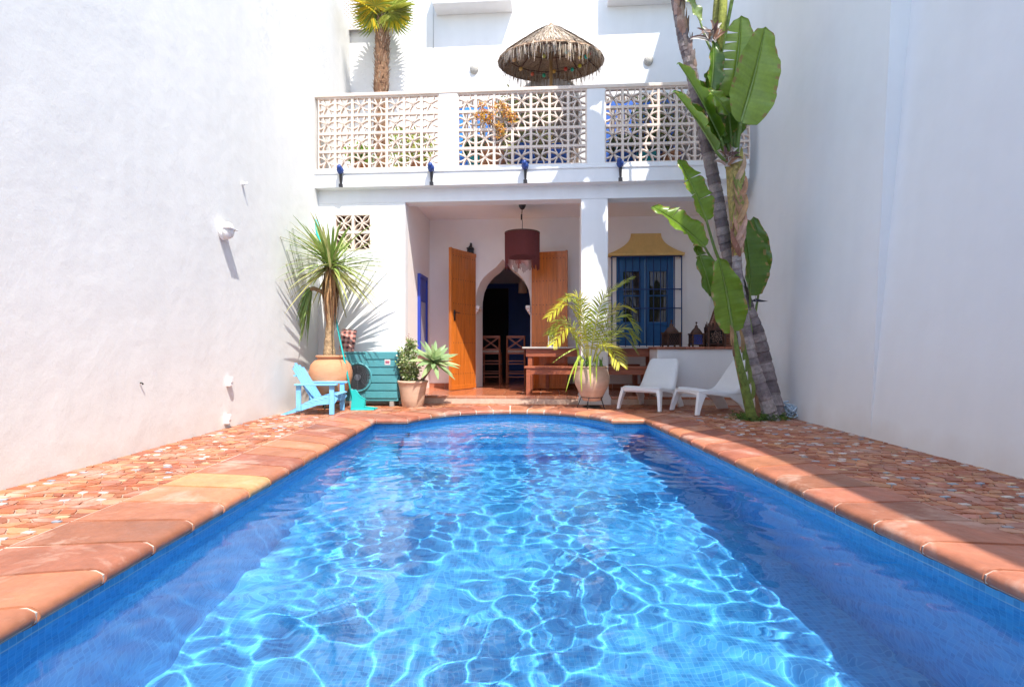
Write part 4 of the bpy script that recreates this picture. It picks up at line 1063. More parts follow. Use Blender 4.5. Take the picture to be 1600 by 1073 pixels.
# air conditioner
def ac_unit():
    q = P(579, HZ, 7.72); t = thing('air_conditioner', 'teal slatted outdoor air conditioning unit with a round dark fan', 'air conditioner', (q.x+.01, 7.92, 0), -.05)
    wv, dv, z0_, z1_ = .80, .30, .075, .785
    mb = MB(); mb.box(-wv/2, wv/2, -dv/2, dv/2, z0_, z1_); mb.build('casing', M_ac, t, bevel=.012)
    mb = MB(); mb.box(-wv/2-.008, wv/2+.008, -dv/2-.012, dv/2+.01, z1_, z1_+.022); mb.build('lid', M_ac, t, bevel=.008)
    mb = MB()
    for k in range(6):
        z = z0_+.05+k*.115; mb.box(-.09, wv/2-.012, -dv/2-.016, -dv/2-.002, z, z+.098)
    for k in range(6):
        z = z0_+.05+k*.115; mb.box(wv/2+.001, wv/2+.013, -dv/2+.02, dv/2-.02, z, z+.098)
    mb.build('front_slats', M_ac, t, bevel=.004)
    cx, cz, rr = -.205, .43, .20
    RM = Matrix.Translation((cx, -dv/2-.004, cz)) @ Matrix.Rotation(R(90), 4, 'X')
    mb = MB(); mb.lathe([(rr+.02, -.002), (rr+.02, .026), (rr-.005, .026), (rr-.012, .004)], 36, M=RM); mb.build('fan_ring', M_ac, t, smooth=True)
    mb = MB(); mb.lathe([(0,.001),(rr,.001)], 36, M=RM); mb.build('fan_recess', M_acd, t)
    mb = MB()
    for k in range(7): r2 = rr*(k+1)/8; mb.lathe([(r2-.004,.012),(r2-.004,.020),(r2+.004,.020),(r2+.004,.012),(r2-.004,.012)], 36, M=RM)
    for k in range(8):
        a = k*math.pi/4; mb.bar(RM @ Vector((math.cos(a)*.05, math.sin(a)*.05, .018)), RM @ Vector((math.cos(a)*rr, math.sin(a)*rr, .018)), .007, .006)
    mb.build('fan_grille', mat('grey_plastic', (.07,.08,.09), .5), t)
    mb = MB()
    for k in range(4):
        a = k*math.pi/2+.3; vs = [RM @ Vector((math.cos(a)*.04, math.sin(a)*.04, .004)), RM @ Vector((math.cos(a-.3)*rr*.93, math.sin(a-.3)*rr*.93, .004)), RM @ Vector((math.cos(a+.5)*rr*.93, math.sin(a+.5)*rr*.93, .010)), RM @ Vector((math.cos(a+.8)*.05, math.sin(a+.8)*.05, .010))]
        mb.add(vs, [(0,1,2,3)])
    mb.lathe([(.05,.004),(.045,.022),(0,.026)], 16, M=RM); mb.build('fan_blades', mat('fan_grey', (.10,.11,.13), .5), t)
    mb = MB(); mb.box(.20, .285, -dv/2-.019, -dv/2-.0165, .615, .695, tint=(.62,.60,.60)); mb.box(.212, .272, -dv/2-.0205, -dv/2-.019, .635, .675, tint=(.45,.12,.12)); mb.box(.222, .262, -dv/2-.022, -dv/2-.0205, .645, .652, tint=(.15,.12,.4)); mb.build('sticker', M_plaid, t)
    for sx in (-1,1): mb = MB(); mb.box(sx*.3-.03, sx*.3+.03, -dv/2-.01, dv/2, 0, .076); mb.build('foot', mat('foot_rubber', (.30,.28,.25), .8), t, bevel=.004)
    mb = MB(); mb.box(wv/2+.012, wv/2+.04, .02, .10, .40, .66); mb.tube([(wv/2+.03,.06,.42),(wv/2+.05,.06,.2),(wv/2+.03,.1,.0)], .014, 6); mb.build('pipe_cover', M_black, t, smooth=True)
ac_unit()
# plaid folded chair back behind the AC
t = thing('plaid_cushion', 'red and black plaid cushion propped on top behind the teal unit', 'cushion', P(541, HZ, 8.05) - Vector((0,0,0)), HA+.1)
t.location.z = .812
mb = MB(); Wc, Hc = .22, .34
for i in range(6):
    for k in range(9):
        c_ = (.52,.22,.18) if (i+k) % 2 else ((.10,.05,.05) if i % 2 else (.62,.42,.36))
        mb.box(-Wc/2+i*Wc/6, -Wc/2+(i+1)*Wc/6, -.02-.012*math.sin(math.pi*(i+.5)/6), .02, k*Hc/9, (k+1)*Hc/9, tint=c_, M=Matrix.Rotation(R(-9), 4, 'X') @ Matrix.Rotation(R(6), 4, 'Y'))
mb.build('cover', M_plaid, t)
# turquoise long-handled scoop
t = thing('pool_scoop', 'long turquoise pole with a wide scoop foot, leaning behind the clay pot', 'pool scoop', (-1.98, 7.45, 0))
A_ = Vector((-.13, .0, .30)); T_ = P(493, 343, 8.0)-Vector((-1.98, 7.45, 0)); 
B_ = Vector((-.24, -.12, .10))
mb = MB(); mb.tube([B_+(T_-B_)*f for f in (0, .3, .6, .85)], .014, 8); mb.build('pole', M_turq, t, smooth=True)
mb = MB(); d = (T_-B_); mb.strip([B_+d*.83, B_+d*.86, B_+d*.92, B_+d*.97, B_+d*1.0], [.015,.032,.034,.026,.008], (1,0,.2), fold=.15)
o = mb.build('blade_end', M_turq, t, smooth=True); m_ = o.modifiers.new('s', 'SOLIDIFY'); m_.thickness = .008
mb = MB()
mb.prism([(-.26,.0),(.07,.0),(.07,.035),(-.07,.05),(-.055,.15),(-.13,.19),(-.20,.28),(-.25,.28),(-.24,.18)], -.17, -.13); mb.box(-.25, .07, -.20, .02, .0, .02)
mb.prism([(-.24,.0),(-.12,.0),(-.12,.14),(-.24,.12)], -.1, -.08)
mb.build('scoop', M_turq, t, bevel=.008)

def pot(mb_name, prof, m, parent, rim=None, n=40):
    mb = MB(); inner = [(r-.02, z) for r, z in reversed(prof[len(prof)//2:])]
    mb.lathe(prof+inner, n); return mb.build(mb_name, m, parent, smooth=True)
# ---- yucca in the big round jar
yc = P(517, HZ, 7.55); yc.z = 0
Yt = thing('potted_yucca', 'spiky yucca tree in a big round terracotta jar', 'potted plant', yc)
pz = .075
pot('pot', [(.13,pz),(.155,pz+.03),(.20,pz+.11),(.27,pz+.25),(.298,pz+.38),(.298,pz+.46),(.275,pz+.55),(.225,pz+.605),(.185,pz+.625),(.178,pz+.64),(.205,pz+.655),(.21,pz+.675),(.195,pz+.685)], M_clay, Yt)
mb = MB(); mb.lathe([(0,pz+.64),(.18,pz+.63)], 24); mb.build('soil', M_soil, Yt)
mb = MB()
for k in range(3):
    a = 2*math.pi*k/3+.4; mb.tube([(.15*math.cos(a), .15*math.sin(a), pz+.03), (.19*math.cos(a), .19*math.sin(a), 0)], .012, 6)
mb.lathe([(.15,pz-.005),(.15,pz+.01),(.14,pz+.01),(.14,pz-.005),(.15,pz-.005)], 24); mb.build('iron_feet', M_iron, Yt)
topz = P(516, 412, 7.55).z
tr = [Vector((-.02,0,pz+.6)), Vector((-.02,0,1.05)), Vector((0,0,1.5)), Vector((0,0,topz-.05))]
mb = MB(); sp_ = spline(tr, 26); rad = [interp(i/25, [(0,.105),(.12,.085),(.3,.062),(.6,.05),(1,.05)])*(1+.06*math.sin(i*2.1)) for i in range(26)]
mb.tube(sp_, rad, 14, tint=(.40,.27,.15)); mb.build('trunk', M_fibre, Yt, smooth=True)
# dead leaves hanging along the trunk
mb = MB()
for k in range(120):
    a = rnd.uniform(0, 2*math.pi); z0_ = topz-rnd.uniform(0, .35); ln = rnd.uniform(.3, .72); r0 = .045
    d = Vector((math.cos(a), math.sin(a), 0)); out = rnd.uniform(.02, .075)
    pts = [d*r0+Vector((0,0,z0_)), d*(r0+out*.8)+Vector((0,0,z0_-ln*.25)), d*(r0+out)+Vector((0,0,z0_-ln*.6)), d*(r0+out*.5)+Vector((0,0,z0_-ln))]
    c_ = jit(rnd.choice([(.46,.27,.12), (.36,.18,.08), (.52,.36,.20), (.22,.10,.05)]), .2)
    mb.strip(spline(pts, 6), [.013,.016,.014,.012,.008,.002], d.cross(Vector((0,0,1))), tint=c_, fold=.3)
mb.build('dead_leaves', M_dry, Yt)
mb = MB()
for k in range(190):
    a = rnd.uniform(0, 2*math.pi); el = R(rnd.uniform(-34, 52)) if k > 34 else R(rnd.uniform(40, 85)); ln = rnd.uniform(.76, 1.12)*(1 if el < R(45) else .72)
    ln *= 1.0
    base = Vector((0, 0, topz+rnd.uniform(-.12, .06))); dr = Vector((math.cos(a)*math.cos(el), math.sin(a)*math.cos(el)*.95, math.sin(el)))
    droop = rnd.uniform(.05, .30)*math.cos(el)
    pts = [base+dr*ln*f+Vector((0,0,-1))*droop*ln*f**2.2 for f in (0, .15, .35, .55, .75, .9, 1)]
    c_ = jit(rnd.choice([(.30,.42,.10), (.38,.46,.14), (.18,.28,.06), (.52,.52,.22)]), .2)
    if el < R(-10): c_ = jit((.40,.40,.14), .2)
    sd_ = dr.cross(Vector((0,0,1))); 
    if sd_.length < .05: sd_ = Vector((1,0,0))
    mb.strip(pts, [.012,.017,.0175,.015,.011,.006,.001], sd_, tint=c_, fold=.25)
mb.build('foliage', M_blade, Yt)
# secondary drooping head low left
mb = MB()
b0_ = Vector((-.06, .05, 1.65))
for k in range(46):
    a = rnd.uniform(R(120), R(235)); el = R(rnd.uniform(-20, 40)); ln = rnd.uniform(.45, .75)
    base = Vector((-.28, .02, 1.72)); dr = Vector((math.cos(a)*math.cos(el)*.35, math.sin(a)*math.cos(el)*.3, math.sin(el)))
    pts = [base+dr*ln*f+Vector((0,0,-1))*1.0*ln*f**1.4 for f in (0, .2, .4, .6, .8, 1)]
    c_ = jit(rnd.choice([(.22,.33,.08), (.14,.24,.06), (.42,.40,.16)]), .2)
    mb.strip(pts, [.010,.014,.013,.011,.007,.001], (1,.2,0), tint=c_, fold=.2)
mb.build('hanging_foliage', M_blade, Yt)
mb = MB(); mb.tube(spline([(0,0,1.55),(-.12,.02,1.66),(-.25,.02,1.72),(-.3,.02,1.70)], 10), [.03]*10, 8, tint=(.35,.22,.12)); mb.build('side_branch', M_fibre, Yt, smooth=True)

# ---- mixed pot: variegated shrub and agave
qc = P(645, HZ, 7.78); qc.z = 0
Mp = thing('planted_pot', 'pale terracotta pot holding a variegated shrub and a leaning green agave', 'potted plant', qc)
pot('pot', [(.15,.0),(.155,.005),(.175,.13),(.20,.28),(.212,.345),(.222,.35),(.225,.375),(.213,.385)], M_clay2, Mp)
mb = MB(); mb.lathe([(0,.35),(.2,.345)], 20); mb.build('soil', M_soil, Mp)
mb = MB(); mbf = MB()
for k in range(44):
    a = rnd.uniform(0, 6.28); r = rnd.uniform(0,.10); qz = rnd.uniform(.45,.97); sp2 = .155*math.sin(math.pi*min(1,max(.15,(qz-.33)/.72))); tip = Vector((-.05+rnd.uniform(-1,1)*sp2, rnd.uniform(-1,.8)*sp2, qz))
    b_ = Vector((r*math.cos(a)-.02, r*math.sin(a), .35)); pts = spline([b_, b_.lerp(tip, .5)+Vector((rnd.uniform(-.03,.03),0,0)), tip], 8); mb.tube(pts, .004, 4, tint=(.20,.25,.10))
    for p in pts[1:]:
        for _ in range(14):
            d = Vector((rnd.gauss(0,1), rnd.gauss(-.4,1), rnd.gauss(.2,.8))).normalized(); q = p+d*rnd.uniform(.0,.05); ln = rnd.uniform(.024,.042)
            c_ = jit(rnd.choice([(.55,.60,.33), (.62,.64,.46), (.30,.42,.14), (.20,.32,.08), (.45,.52,.20)]), .15)
            mbf.strip([q, q+d*ln*.5, q+d*ln], [.005, .015, .003], d.cross(Vector((rnd.uniform(-1,1),rnd.uniform(-1,1),1))), tint=c_)
mb.build('shrub_stems', M_fibre, Mp); mbf.build('shrub_foliage', M_blade, Mp)
mb = MB()
for k in range(60):
    p = Vector((-.06+rnd.gauss(0,.04), rnd.gauss(0,.04), .98+rnd.gauss(0,.035))) if k < 40 else Vector((rnd.uniform(-.15,.12), rnd.gauss(0,.1), rnd.uniform(.6,.95)))
    d = Vector((rnd.gauss(0,1), rnd.gauss(0,1), rnd.gauss(0,1))).normalized(); mb.strip([p, p+d*.01, p+d*.02], [.002,.007,.002], d.cross(Vector((0,1,.3))), tint=jit((.50,.28,.20), .3))
mb.build('shrub_flowers', M_flower, Mp)
mb = MB(); hd = Vector((.31, -.05, .66)); mb.tube(spline([(.10,0,.33),(.16,-.01,.42),(.23,-.03,.52),hd], 10), [.035,.03,.028,.028,.026,.026,.027,.028,.03,.03], 10, tint=(.30,.17,.11)); mb.build('agave_stem', M_fibre, Mp, smooth=True)
mb = MB(); ax = Vector((.42, -.42, .80)).normalized()
e1 = ax.orthogonal().normalized(); e2 = ax.cross(e1)
for k in range(34):
    a = k*2.399; op = R(lerp(12, 100, (k/33)**.8)); ln = lerp(.24, .40, min(1, k/14)); dr = (ax*math.cos(op)+(e1*math.cos(a)+e2*math.sin(a))*math.sin(op)).normalized()
    pts = [hd+dr*ln*f+ax*.06*f*f*ln-Vector((0,0,1))*.05*f*f for f in (0,.2,.4,.6,.8,.93,1)]
    c_ = jit((.30,.43,.20) if k % 3 else (.42,.52,.24), .12)
    mb.strip(pts, [.018,.030,.040,.036,.024,.010,.001], dr.cross(ax), tint=c_, fold=.35)
mb.build('agave_rosette', M_blade, Mp, smooth=True)

# ---- areca palm in amphora on iron stand
Zq = 7.50; qc = P(925, HZ, Zq); qc.z = 0
St = thing('plant_stand', 'thin black iron ring stand under the pale clay jar by the column', 'plant stand', qc)
mb = MB()
mb.lathe([(.155,.16),(.155,.172),(.145,.172),(.145,.16),(.155,.16)], 28); mb.lathe([(.13,.025),(.13,.033),(.122,.033),(.122,.025),(.13,.025)], 28)
mb.build('rings', M_iron, St)
for k in range(5):
    a = 2*math.pi*k/5+.5; mb = MB(); mb.tube([(.15*math.cos(a),.15*math.sin(a),.172),(.215*math.cos(a),.215*math.sin(a),0)], .006, 6); mb.build('leg', M_iron, St, smooth=True)
Pm = thing('potted_palm', 'areca palm with yellow-green fronds in a pale clay jar by the column', 'potted plant', qc+Vector((0,0,.115)))
pot('pot', [(r, z*.867) for r, z in [(.125,.0),(.135,.01),(.16,.08),(.20,.17),(.243,.27),(.25,.36),(.235,.45),(.212,.52),(.212,.535),(.222,.545),(.222,.56),(.21,.565)]], M_clay2, Pm)
mb = MB(); mb.lathe([(0,.46),(.20,.46)], 20); mb.build('soil', M_soil, Pm)
Lp = lambda x, y, dz_=0: P(x, y, Zq+dz_)-qc-Vector((0,0,.115))
fr = [ [(922,568,0),(930,515,-.02),(945,462,-.05),(986,434,-.15)], [(920,566,0),(905,505,-.1),(885,476,-.22),(858,494,-.35)], [(920,566,0),(908,535,-.2),(888,512,-.4),(866,536,-.55)],
       [(926,566,0),(945,520,-.05),(972,492,-.1),(995,512,-.15)], [(928,566,0),(946,540,.0),(968,520,.05),(992,544,.1)], [(922,566,0),(912,495,.1),(900,462,.1),(872,476,.15)],
       [(920,566,0),(912,510,-.2),(902,470,-.45),(880,468,-.7)], [(926,566,0),(935,540,-.2),(955,545,-.35),(968,568,-.5)],
       [(918,566,0),(900,520,.15),(878,500,.2),(862,520,.25)], [(928,566,0),(940,510,.1),(962,480,.12),(985,482,.15)], [(922,566,0),(928,520,-.1),(942,470,-.18),(972,442,-.28)], [(918,566,0),(900,530,-.1),(878,508,-.2),(860,520,-.3)], [(922,566,0),(915,520,-.05),(905,480,-.1),(888,462,-.15)], [(928,566,0),(950,530,-.12),(975,512,-.2),(992,528,-.25)] ]
for fi, f in enumerate(fr):
    mb = MB(); pts = spline([Lp(*p) for p in f], 40); mb.tube(pts, [lerp(.007,.002,i/39) for i in range(40)], 5, tint=(.45,.42,.08))
    ln = sum((pts[i+1]-pts[i]).length for i in range(39)); Lm = .26
    lit = (.46,.42,.03) if fi in (1,2,5,7,9) else (.27,.31,.03)  # sunlit and shaded tones put into the frond colours
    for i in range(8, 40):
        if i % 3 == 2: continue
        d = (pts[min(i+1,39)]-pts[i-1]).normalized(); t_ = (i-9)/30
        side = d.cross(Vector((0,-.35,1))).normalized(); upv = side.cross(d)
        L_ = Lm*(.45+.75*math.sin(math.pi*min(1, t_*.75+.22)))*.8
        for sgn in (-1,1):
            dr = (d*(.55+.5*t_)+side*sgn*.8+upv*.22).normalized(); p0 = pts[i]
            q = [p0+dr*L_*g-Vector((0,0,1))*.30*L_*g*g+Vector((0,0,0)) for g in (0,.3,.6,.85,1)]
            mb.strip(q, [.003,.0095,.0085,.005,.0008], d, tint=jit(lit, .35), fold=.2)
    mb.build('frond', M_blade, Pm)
mb = MB()
for f, wd in (([(905,566,-.15),(902,545,-.2),(882,553,-.3),(862,568,-.4)], .011), ([(908,566,-.2),(905,558,-.3),(893,582,-.35),(884,612,-.4)], .011), ([(912,566,-.2),(910,562,-.28),(908,585,-.3),(909,612,-.3)], .017),
              ([(922,566,-.2),(922,556,-.28),(922,580,-.3),(923,604,-.3)], .017), ([(934,566,-.2),(933,556,-.28),(932,575,-.3),(932,598,-.3)], .012), ([(912,566,-.15),(905,555,-.28),(900,575,-.32),(896,596,-.34)], .012),
              ([(905,566,-.1),(901,540,-.1),(899,520,-.1),(904,548,-.2)], .009)):
    pts = spline([Lp(*p) for p in f], 12); mb.strip(pts, [wd*math.sin(math.pi*(.12+.86*i/11)) for i in range(12)], (1,0,0), tint=jit((.42,.55,.06), .12), fold=.3)
for k in range(34):
    a = rnd.uniform(0,6.28); el = R(rnd.uniform(25,80)); ln = rnd.uniform(.15,.32); b_ = Vector((rnd.uniform(-.15,.15), rnd.uniform(-.12,.12), .46)); dr = Vector((math.cos(a)*math.cos(el), math.sin(a)*math.cos(el), math.sin(el)))
    mb.strip([b_+dr*ln*g-Vector((0,0,.2))*ln*g*g for g in (0,.3,.6,.85,1)], [.005,.009,.009,.005,.001], dr.cross(Vector((0,0,1))), tint=jit((.12,.24,.05), .3), fold=.2)
mb.build('strap_leaves', M_blade, Pm)

#@@TREE
# ================================================================== BIRD OF PARADISE CLUMP
TB = P(1203, 655, 6.34); TB.z = 0
BT = thing('bird_of_paradise_tree', 'tall giant bird of paradise clump with leaning ringed trunks by the right wall', 'tree', TB)
def T(x, y, Z=6.34): return P(x, y, Z)-TB
def ringtrunk(path, rads, name, ringc, n=80, cols=((.26,.22,.21), (.19,.15,.15), (.33,.29,.27))):
    pts = spline(path, n); mb = MB(); tot = 0
    vs = []; m = 16; prev = None; fs = []; tints = []
    for i, p in enumerate(pts):
        d = (pts[min(i+1,n-1)]-pts[max(i-1,0)]).normalized()
        x = Vector((1,0,0)) if prev is None else prev; x = (x-d*x.dot(d)).normalized(); prev = x; y = d.cross(x); t = i/(n-1)
        r = interp(t, rads); rg = (t*ringc) % 1.0; r *= 1+.07*(1-rg)-.05*(rg > .85)
        for k in range(m):
            a = 2*math.pi*k/m; vs.append(p+(x*math.cos(a)+y*math.sin(a))*r*(1+.05*noise.noise(Vector((math.cos(a)*2, math.sin(a)*2, t*40)))))
    for i in range(n-1):
        c_ = cols[int(i/(n-1)*ringc) % len(cols)]
        for k in range(m):
            mb.add([vs[i*m+k], vs[i*m+(k+1) % m], vs[(i+1)*m+(k+1) % m], vs[(i+1)*m+k]], [(0,1,2,3)], tint=jit(c_, .12))
    # weld for smoothness is unnecessary: rings read as rough bark
    return mb.build(name, M_trunk, BT)
ZA = 6.3
ringtrunk([T(1206,660,ZA), T(1183,592,ZA), T(1171,548,ZA), T(1161,488,ZA), T(1154,441,ZA), T(1151,400,ZA)], [(0,.105),(.15,.085),(.5,.062),(1,.052)], 'trunk', 17, 110, ((.30,.26,.25), (.36,.31,.29), (.24,.20,.20)))
ZBk = 6.55
ringtrunk([T(1214,650,ZBk-.15), T(1198,585,ZBk), T(1185,528,ZBk), T(1168,481,ZBk), T(1144,414,ZBk), T(1132,374,ZBk), T(1124,327,ZBk), T(1117,290,ZBk), T(1104,228,ZBk), T(1088,150,ZBk), T(1077,98,ZBk), T(1068,66,ZBk), T(1060,20,ZBk), T(1050,-40,ZBk), T(1045,-95,ZBk)],
          [(0,.105),(.2,.08),(.6,.072),(.85,.06),(1,.07)], 'trunk', 52, 300, ((.21,.17,.165), (.29,.24,.225), (.15,.12,.12)))
# brown sheathed crown shaft of the near trunk
mb = MB(); n = 40; pts = spline([T(1151,402,ZA), T(1152,360,ZA), T(1151,320,ZA), T(1148,280,ZA), T(1143,240,ZA)], n)
mb.tube(pts, [interp(i/(n-1), [(0,.05),(.3,.085),(.6,.10),(.9,.085),(1,.05)]) for i in range(n)], 12, tint=(.40,.30,.10)); mb.build('crown_shaft', M_fibre, BT, smooth=True)
mb = MB()
for k in range(46):
    t = k/46; i = int(t*(n-8)); p = pts[i]; sgn = 1 if k % 2 else -1; r = interp(t, [(0,.055),(.35,.09),(.9,.09),(1,.07)])
    a = rnd.uniform(-1.2, .3) + (0 if sgn > 0 else -math.pi+.9); o_ = Vector((math.cos(a), -abs(math.sin(a))-.15, 0)).normalized()
    q = [p+o_*r, p+o_*(r+.015)+Vector((-sgn*.05,0,.10)), p+o_*(r+.012)+Vector((-sgn*.10,0,.22)), p+o_*(r*.8)+Vector((-sgn*.10,0,.34))]
    c_ = jit(rnd.choice([(.46,.26,.14), (.40,.36,.10), (.30,.33,.08), (.52,.34,.22)]) if t > .35 else rnd.choice([(.48,.27,.17), (.34,.16,.10), (.52,.33,.24)]), .2)
    mb.strip(spline(q, 8), [.012,.028,.034,.034,.030,.024,.016,.006], Vector((1,0,.2*sgn)), tint=c_, fold=.3)
mb.build('leaf_sheaths', M_dry, BT)
# young shoot
mb = MB(); pts = spline([T(1176,657,6.2), T(1163,602,6.15), T(1152,555,6.1), T(1145,516,6.1)], 24); mb.tube(pts, [interp(i/23, [(0,.06),(.4,.05),(1,.03)]) for i in range(24)], 10, tint=(.17,.24,.05)); mb.build('young_shoot', M_fibre, BT, smooth=True)
mb = MB()
for k in range(14):
    p = pts[int(k*1.4)]; sgn = -1 if k % 2 else 1; q = [p+Vector((sgn*.05,-.02,0)), p+Vector((sgn*.055,-.03,.15)), p+Vector((sgn*.04-.03,-.02,.32))]
    mb.strip(spline(q, 6), [.01,.022,.024,.02,.014,.004], (1,0,0), tint=jit(rnd.choice([(.26,.14,.07), (.16,.22,.05), (.34,.22,.10)]), .2), fold=.3)
mb.build('shoot_sheaths', M_dry, BT)
# broad leaves
TEAR = .018
def broad(base, start, tip, width, foldL=.25, foldR=.25, face=(0,-1,.1), bend=.0, tears=0, col=(.075,.21,.022), rad=.016, narrow=0.0, side_bias=0.0, nm='leaf'):
    """petiole base->start, blade start->tip; half widths differ by fold so near-edge leaves read folded"""
    mb = MB(); base, start, tip = Vector(base), Vector(start), Vector(tip); f = Vector(face).normalized()
    d = (tip-start); L_ = d.length; dn = d.normalized(); x = dn.cross(f).normalized(); nrm = x.cross(dn)
    if nrm.dot(f) < 0: nrm = -nrm
    if (base-start).length > .02:
        mb.tube(spline([base, base.lerp(start, .5)+nrm*(-.02), start], 10), [lerp(rad*1.5, rad, i/9) for i in range(10)], 7, tint=(.20,.30,.07))
    N, K = 44, 7; rows = []
    trow = {}
    for side_ in (-1,1):
        trow[side_] = sorted(rnd.sample(range(9, N-7, 5), min(tears, 5) if (side_ < 0 or tears < 3) else 0)) if tears else []
    mid = []
    for i in range(N+1):
        t = i/N; mid.append(start+dn*L_*t + nrm*(-bend*L_*t*t) + x*.02*math.sin(t*3)*L_)
    mb.tube(mid[:-1], [lerp(rad*.8, .002, i/(N-1)) for i in range(N)], 5, tint=(.30,.42,.12))
    for side_ in (-1,1):
        fo = foldL if side_ < 0 else foldR; vs = []; slip = 0
        for i in range(N+1):
            t = i/N; wv = width*.5*(math.sin(math.pi*min(1, max(.0, t*.93+.05))**.75)**.55)*(1 if t < .97 else .6)
            if i == 0: wv *= .55
            if i == N: wv = .001
            for k in range(K+1):
                u = k/K; ang = fo*(1.0-.25*u)
                p = mid[i]+(x*side_*math.cos(ang)+nrm*math.sin(ang))*wv*u
                p += nrm*(.010*math.sin(t*55+side_)*u*width*1.2+.022*math.sin(t*17+side_*1.3+u*2)*u*u)
                p += dn*(-.03*u*u*L_*(.3))
                vs.append(p)
        for i in trow[side_]:       # a tear: wedge that opens towards the leaf edge
            for k in range(1, K+1):
                u = (k/K)**1.2; a1 = i*(K+1)+k; b1 = (i+1)*(K+1)+k; gap = L_*TEAR*u
                for m in range(1, 4):
                    if i+1+m <= N: vs[(i+1+m)*(K+1)+k] = vs[(i+1+m)*(K+1)+k]+dn*gap*.5*(1-m/4)
                    if i-m >= 0: vs[(i-m)*(K+1)+k] = vs[(i-m)*(K+1)+k]-dn*gap*.5*(1-m/4)
                mp_ = (vs[a1]+vs[b1])/2
                vs[a1] = mp_-dn*gap*.5-nrm*.02*u; vs[b1] = mp_+dn*gap*.5+nrm*.01*u
        fs = []
        for i in range(N):
            torn = i in trow[side_]
            for k in range(K):
                if torn and k >= 1: continue
                a = i*(K+1)+k; fs.append((a, a+1, a+K+2, a+K+1))
        for fc in fs:
            ii_ = fc[0]//(K+1); c_ = [q*(1+.045*math.sin(ii_*2.4)+.05*noise.noise(Vector((ii_*.31, side_*4, start.x*9)))) for q in col]
            if fc[0] % (K+1) == K-1 and noise.noise(Vector((ii_*.45, side_*7, tip.z*5))) > .12: c_ = [.30, .22, .06]
            mb.add([vs[q] for q in fc], [(0,1,2,3)], tint=tuple(c_))
        # separated lobes droop: open the tear by shifting
    o = mb.build(nm, M_leaf, BT, smooth=True)
    md = o.modifiers.new('w', 'WELD'); md.merge_threshold = .0004
    return o
G1 = (.16,.27,.02); G2 = (.10,.19,.015); G3 = (.24,.35,.045); GP = (.25,.34,.10)
top = T(1150, 262, ZA)
broad(top, T(1157,192,6.05), T(1193,44,6.1), .60, .5, .28, (.15,-1,.1), -.02, 0, G3, .022)
broad(top, T(1143,150,6.25), T(1157,25,6.3), .46, .15, .25, (-.2,-1,.1), .0, 5, G3, .018)
broad(top, T(1111,142,6.2), T(1115,62,6.25), .26, .9, .6, (.2,-1,0), .0, 0, G2, .014)
broad(top, T(1125,215,6.15), T(1064,93,6.2), .52, 1.1, .25, (.55,-.8,.3), .05, 1, G2, .016)
broad(top, T(1118,236,6.1), T(1057,137,6.1), .48, 1.05, .2, (.55,-.8,.3), .06, 1, G2, .016)
broad(top, T(1128,225,6.25), T(1108,108,6.35), .40, .3, .6, (.35,-1,.1), .03, 1, G2, .015)
broad(top, T(1139,178,6.1), T(1107,137,6.05), .19, .2, .5, (-.2,-1,.3), .1, 0, G3, .010)
broad(top, T(1141,212,6.35), T(1163,160,6.4), .26, .3, .3, (0,-1,.2), .0, 0, G1, .012)
broad(T(1136,262,ZA), T(1134,240,6.3), T(1128,165,6.4), .30, .5, .3, (.1,-1,.1), .0, 0, G2, .016)
low = T(1130, 420, 6.45)
broad(T(1131,425,6.45), T(1104,345,6.3), T(1062,248,6.2), .40, .75, .12, (.25,-1,.2), .04, 2, G1, .014)
broad(T(1131,425,6.45), T(1101,386,6.25), T(1026,316,6.1), .36, .25, .9, (.45,-.75,.55), .10, 2, G1, .013)
broad(T(1135,500,6.3), T(1112,462,6.2), T(1088,382,6.2), .28, .5, .35, (.3,-1,.1), .03, 1, G2, .012)
broad(T(1146,520,6.1), T(1145,518,6.08), T(1120,403,6.0), .40, .22, .22, (.02,-1,.12), -.05, 0, G1, .018)
broad(T(1174,520,6.5), T(1172,462,6.45), T(1160,338,6.45), .50, 1.2, .15, (.1,-1,.05), .03, 0, G2, .014)
broad(T(1176,520,6.6), T(1190,432,6.6), T(1177,338,6.65), .27, .3, .3, (-.2,-1,.1), .02, 0, G2, .012)
broad(T(1118,90,6.35), T(1094,34,6.4), T(1062,-22,6.4), .17, .6, .5, (.4,-1,.2), .0, 0, GP, .012)
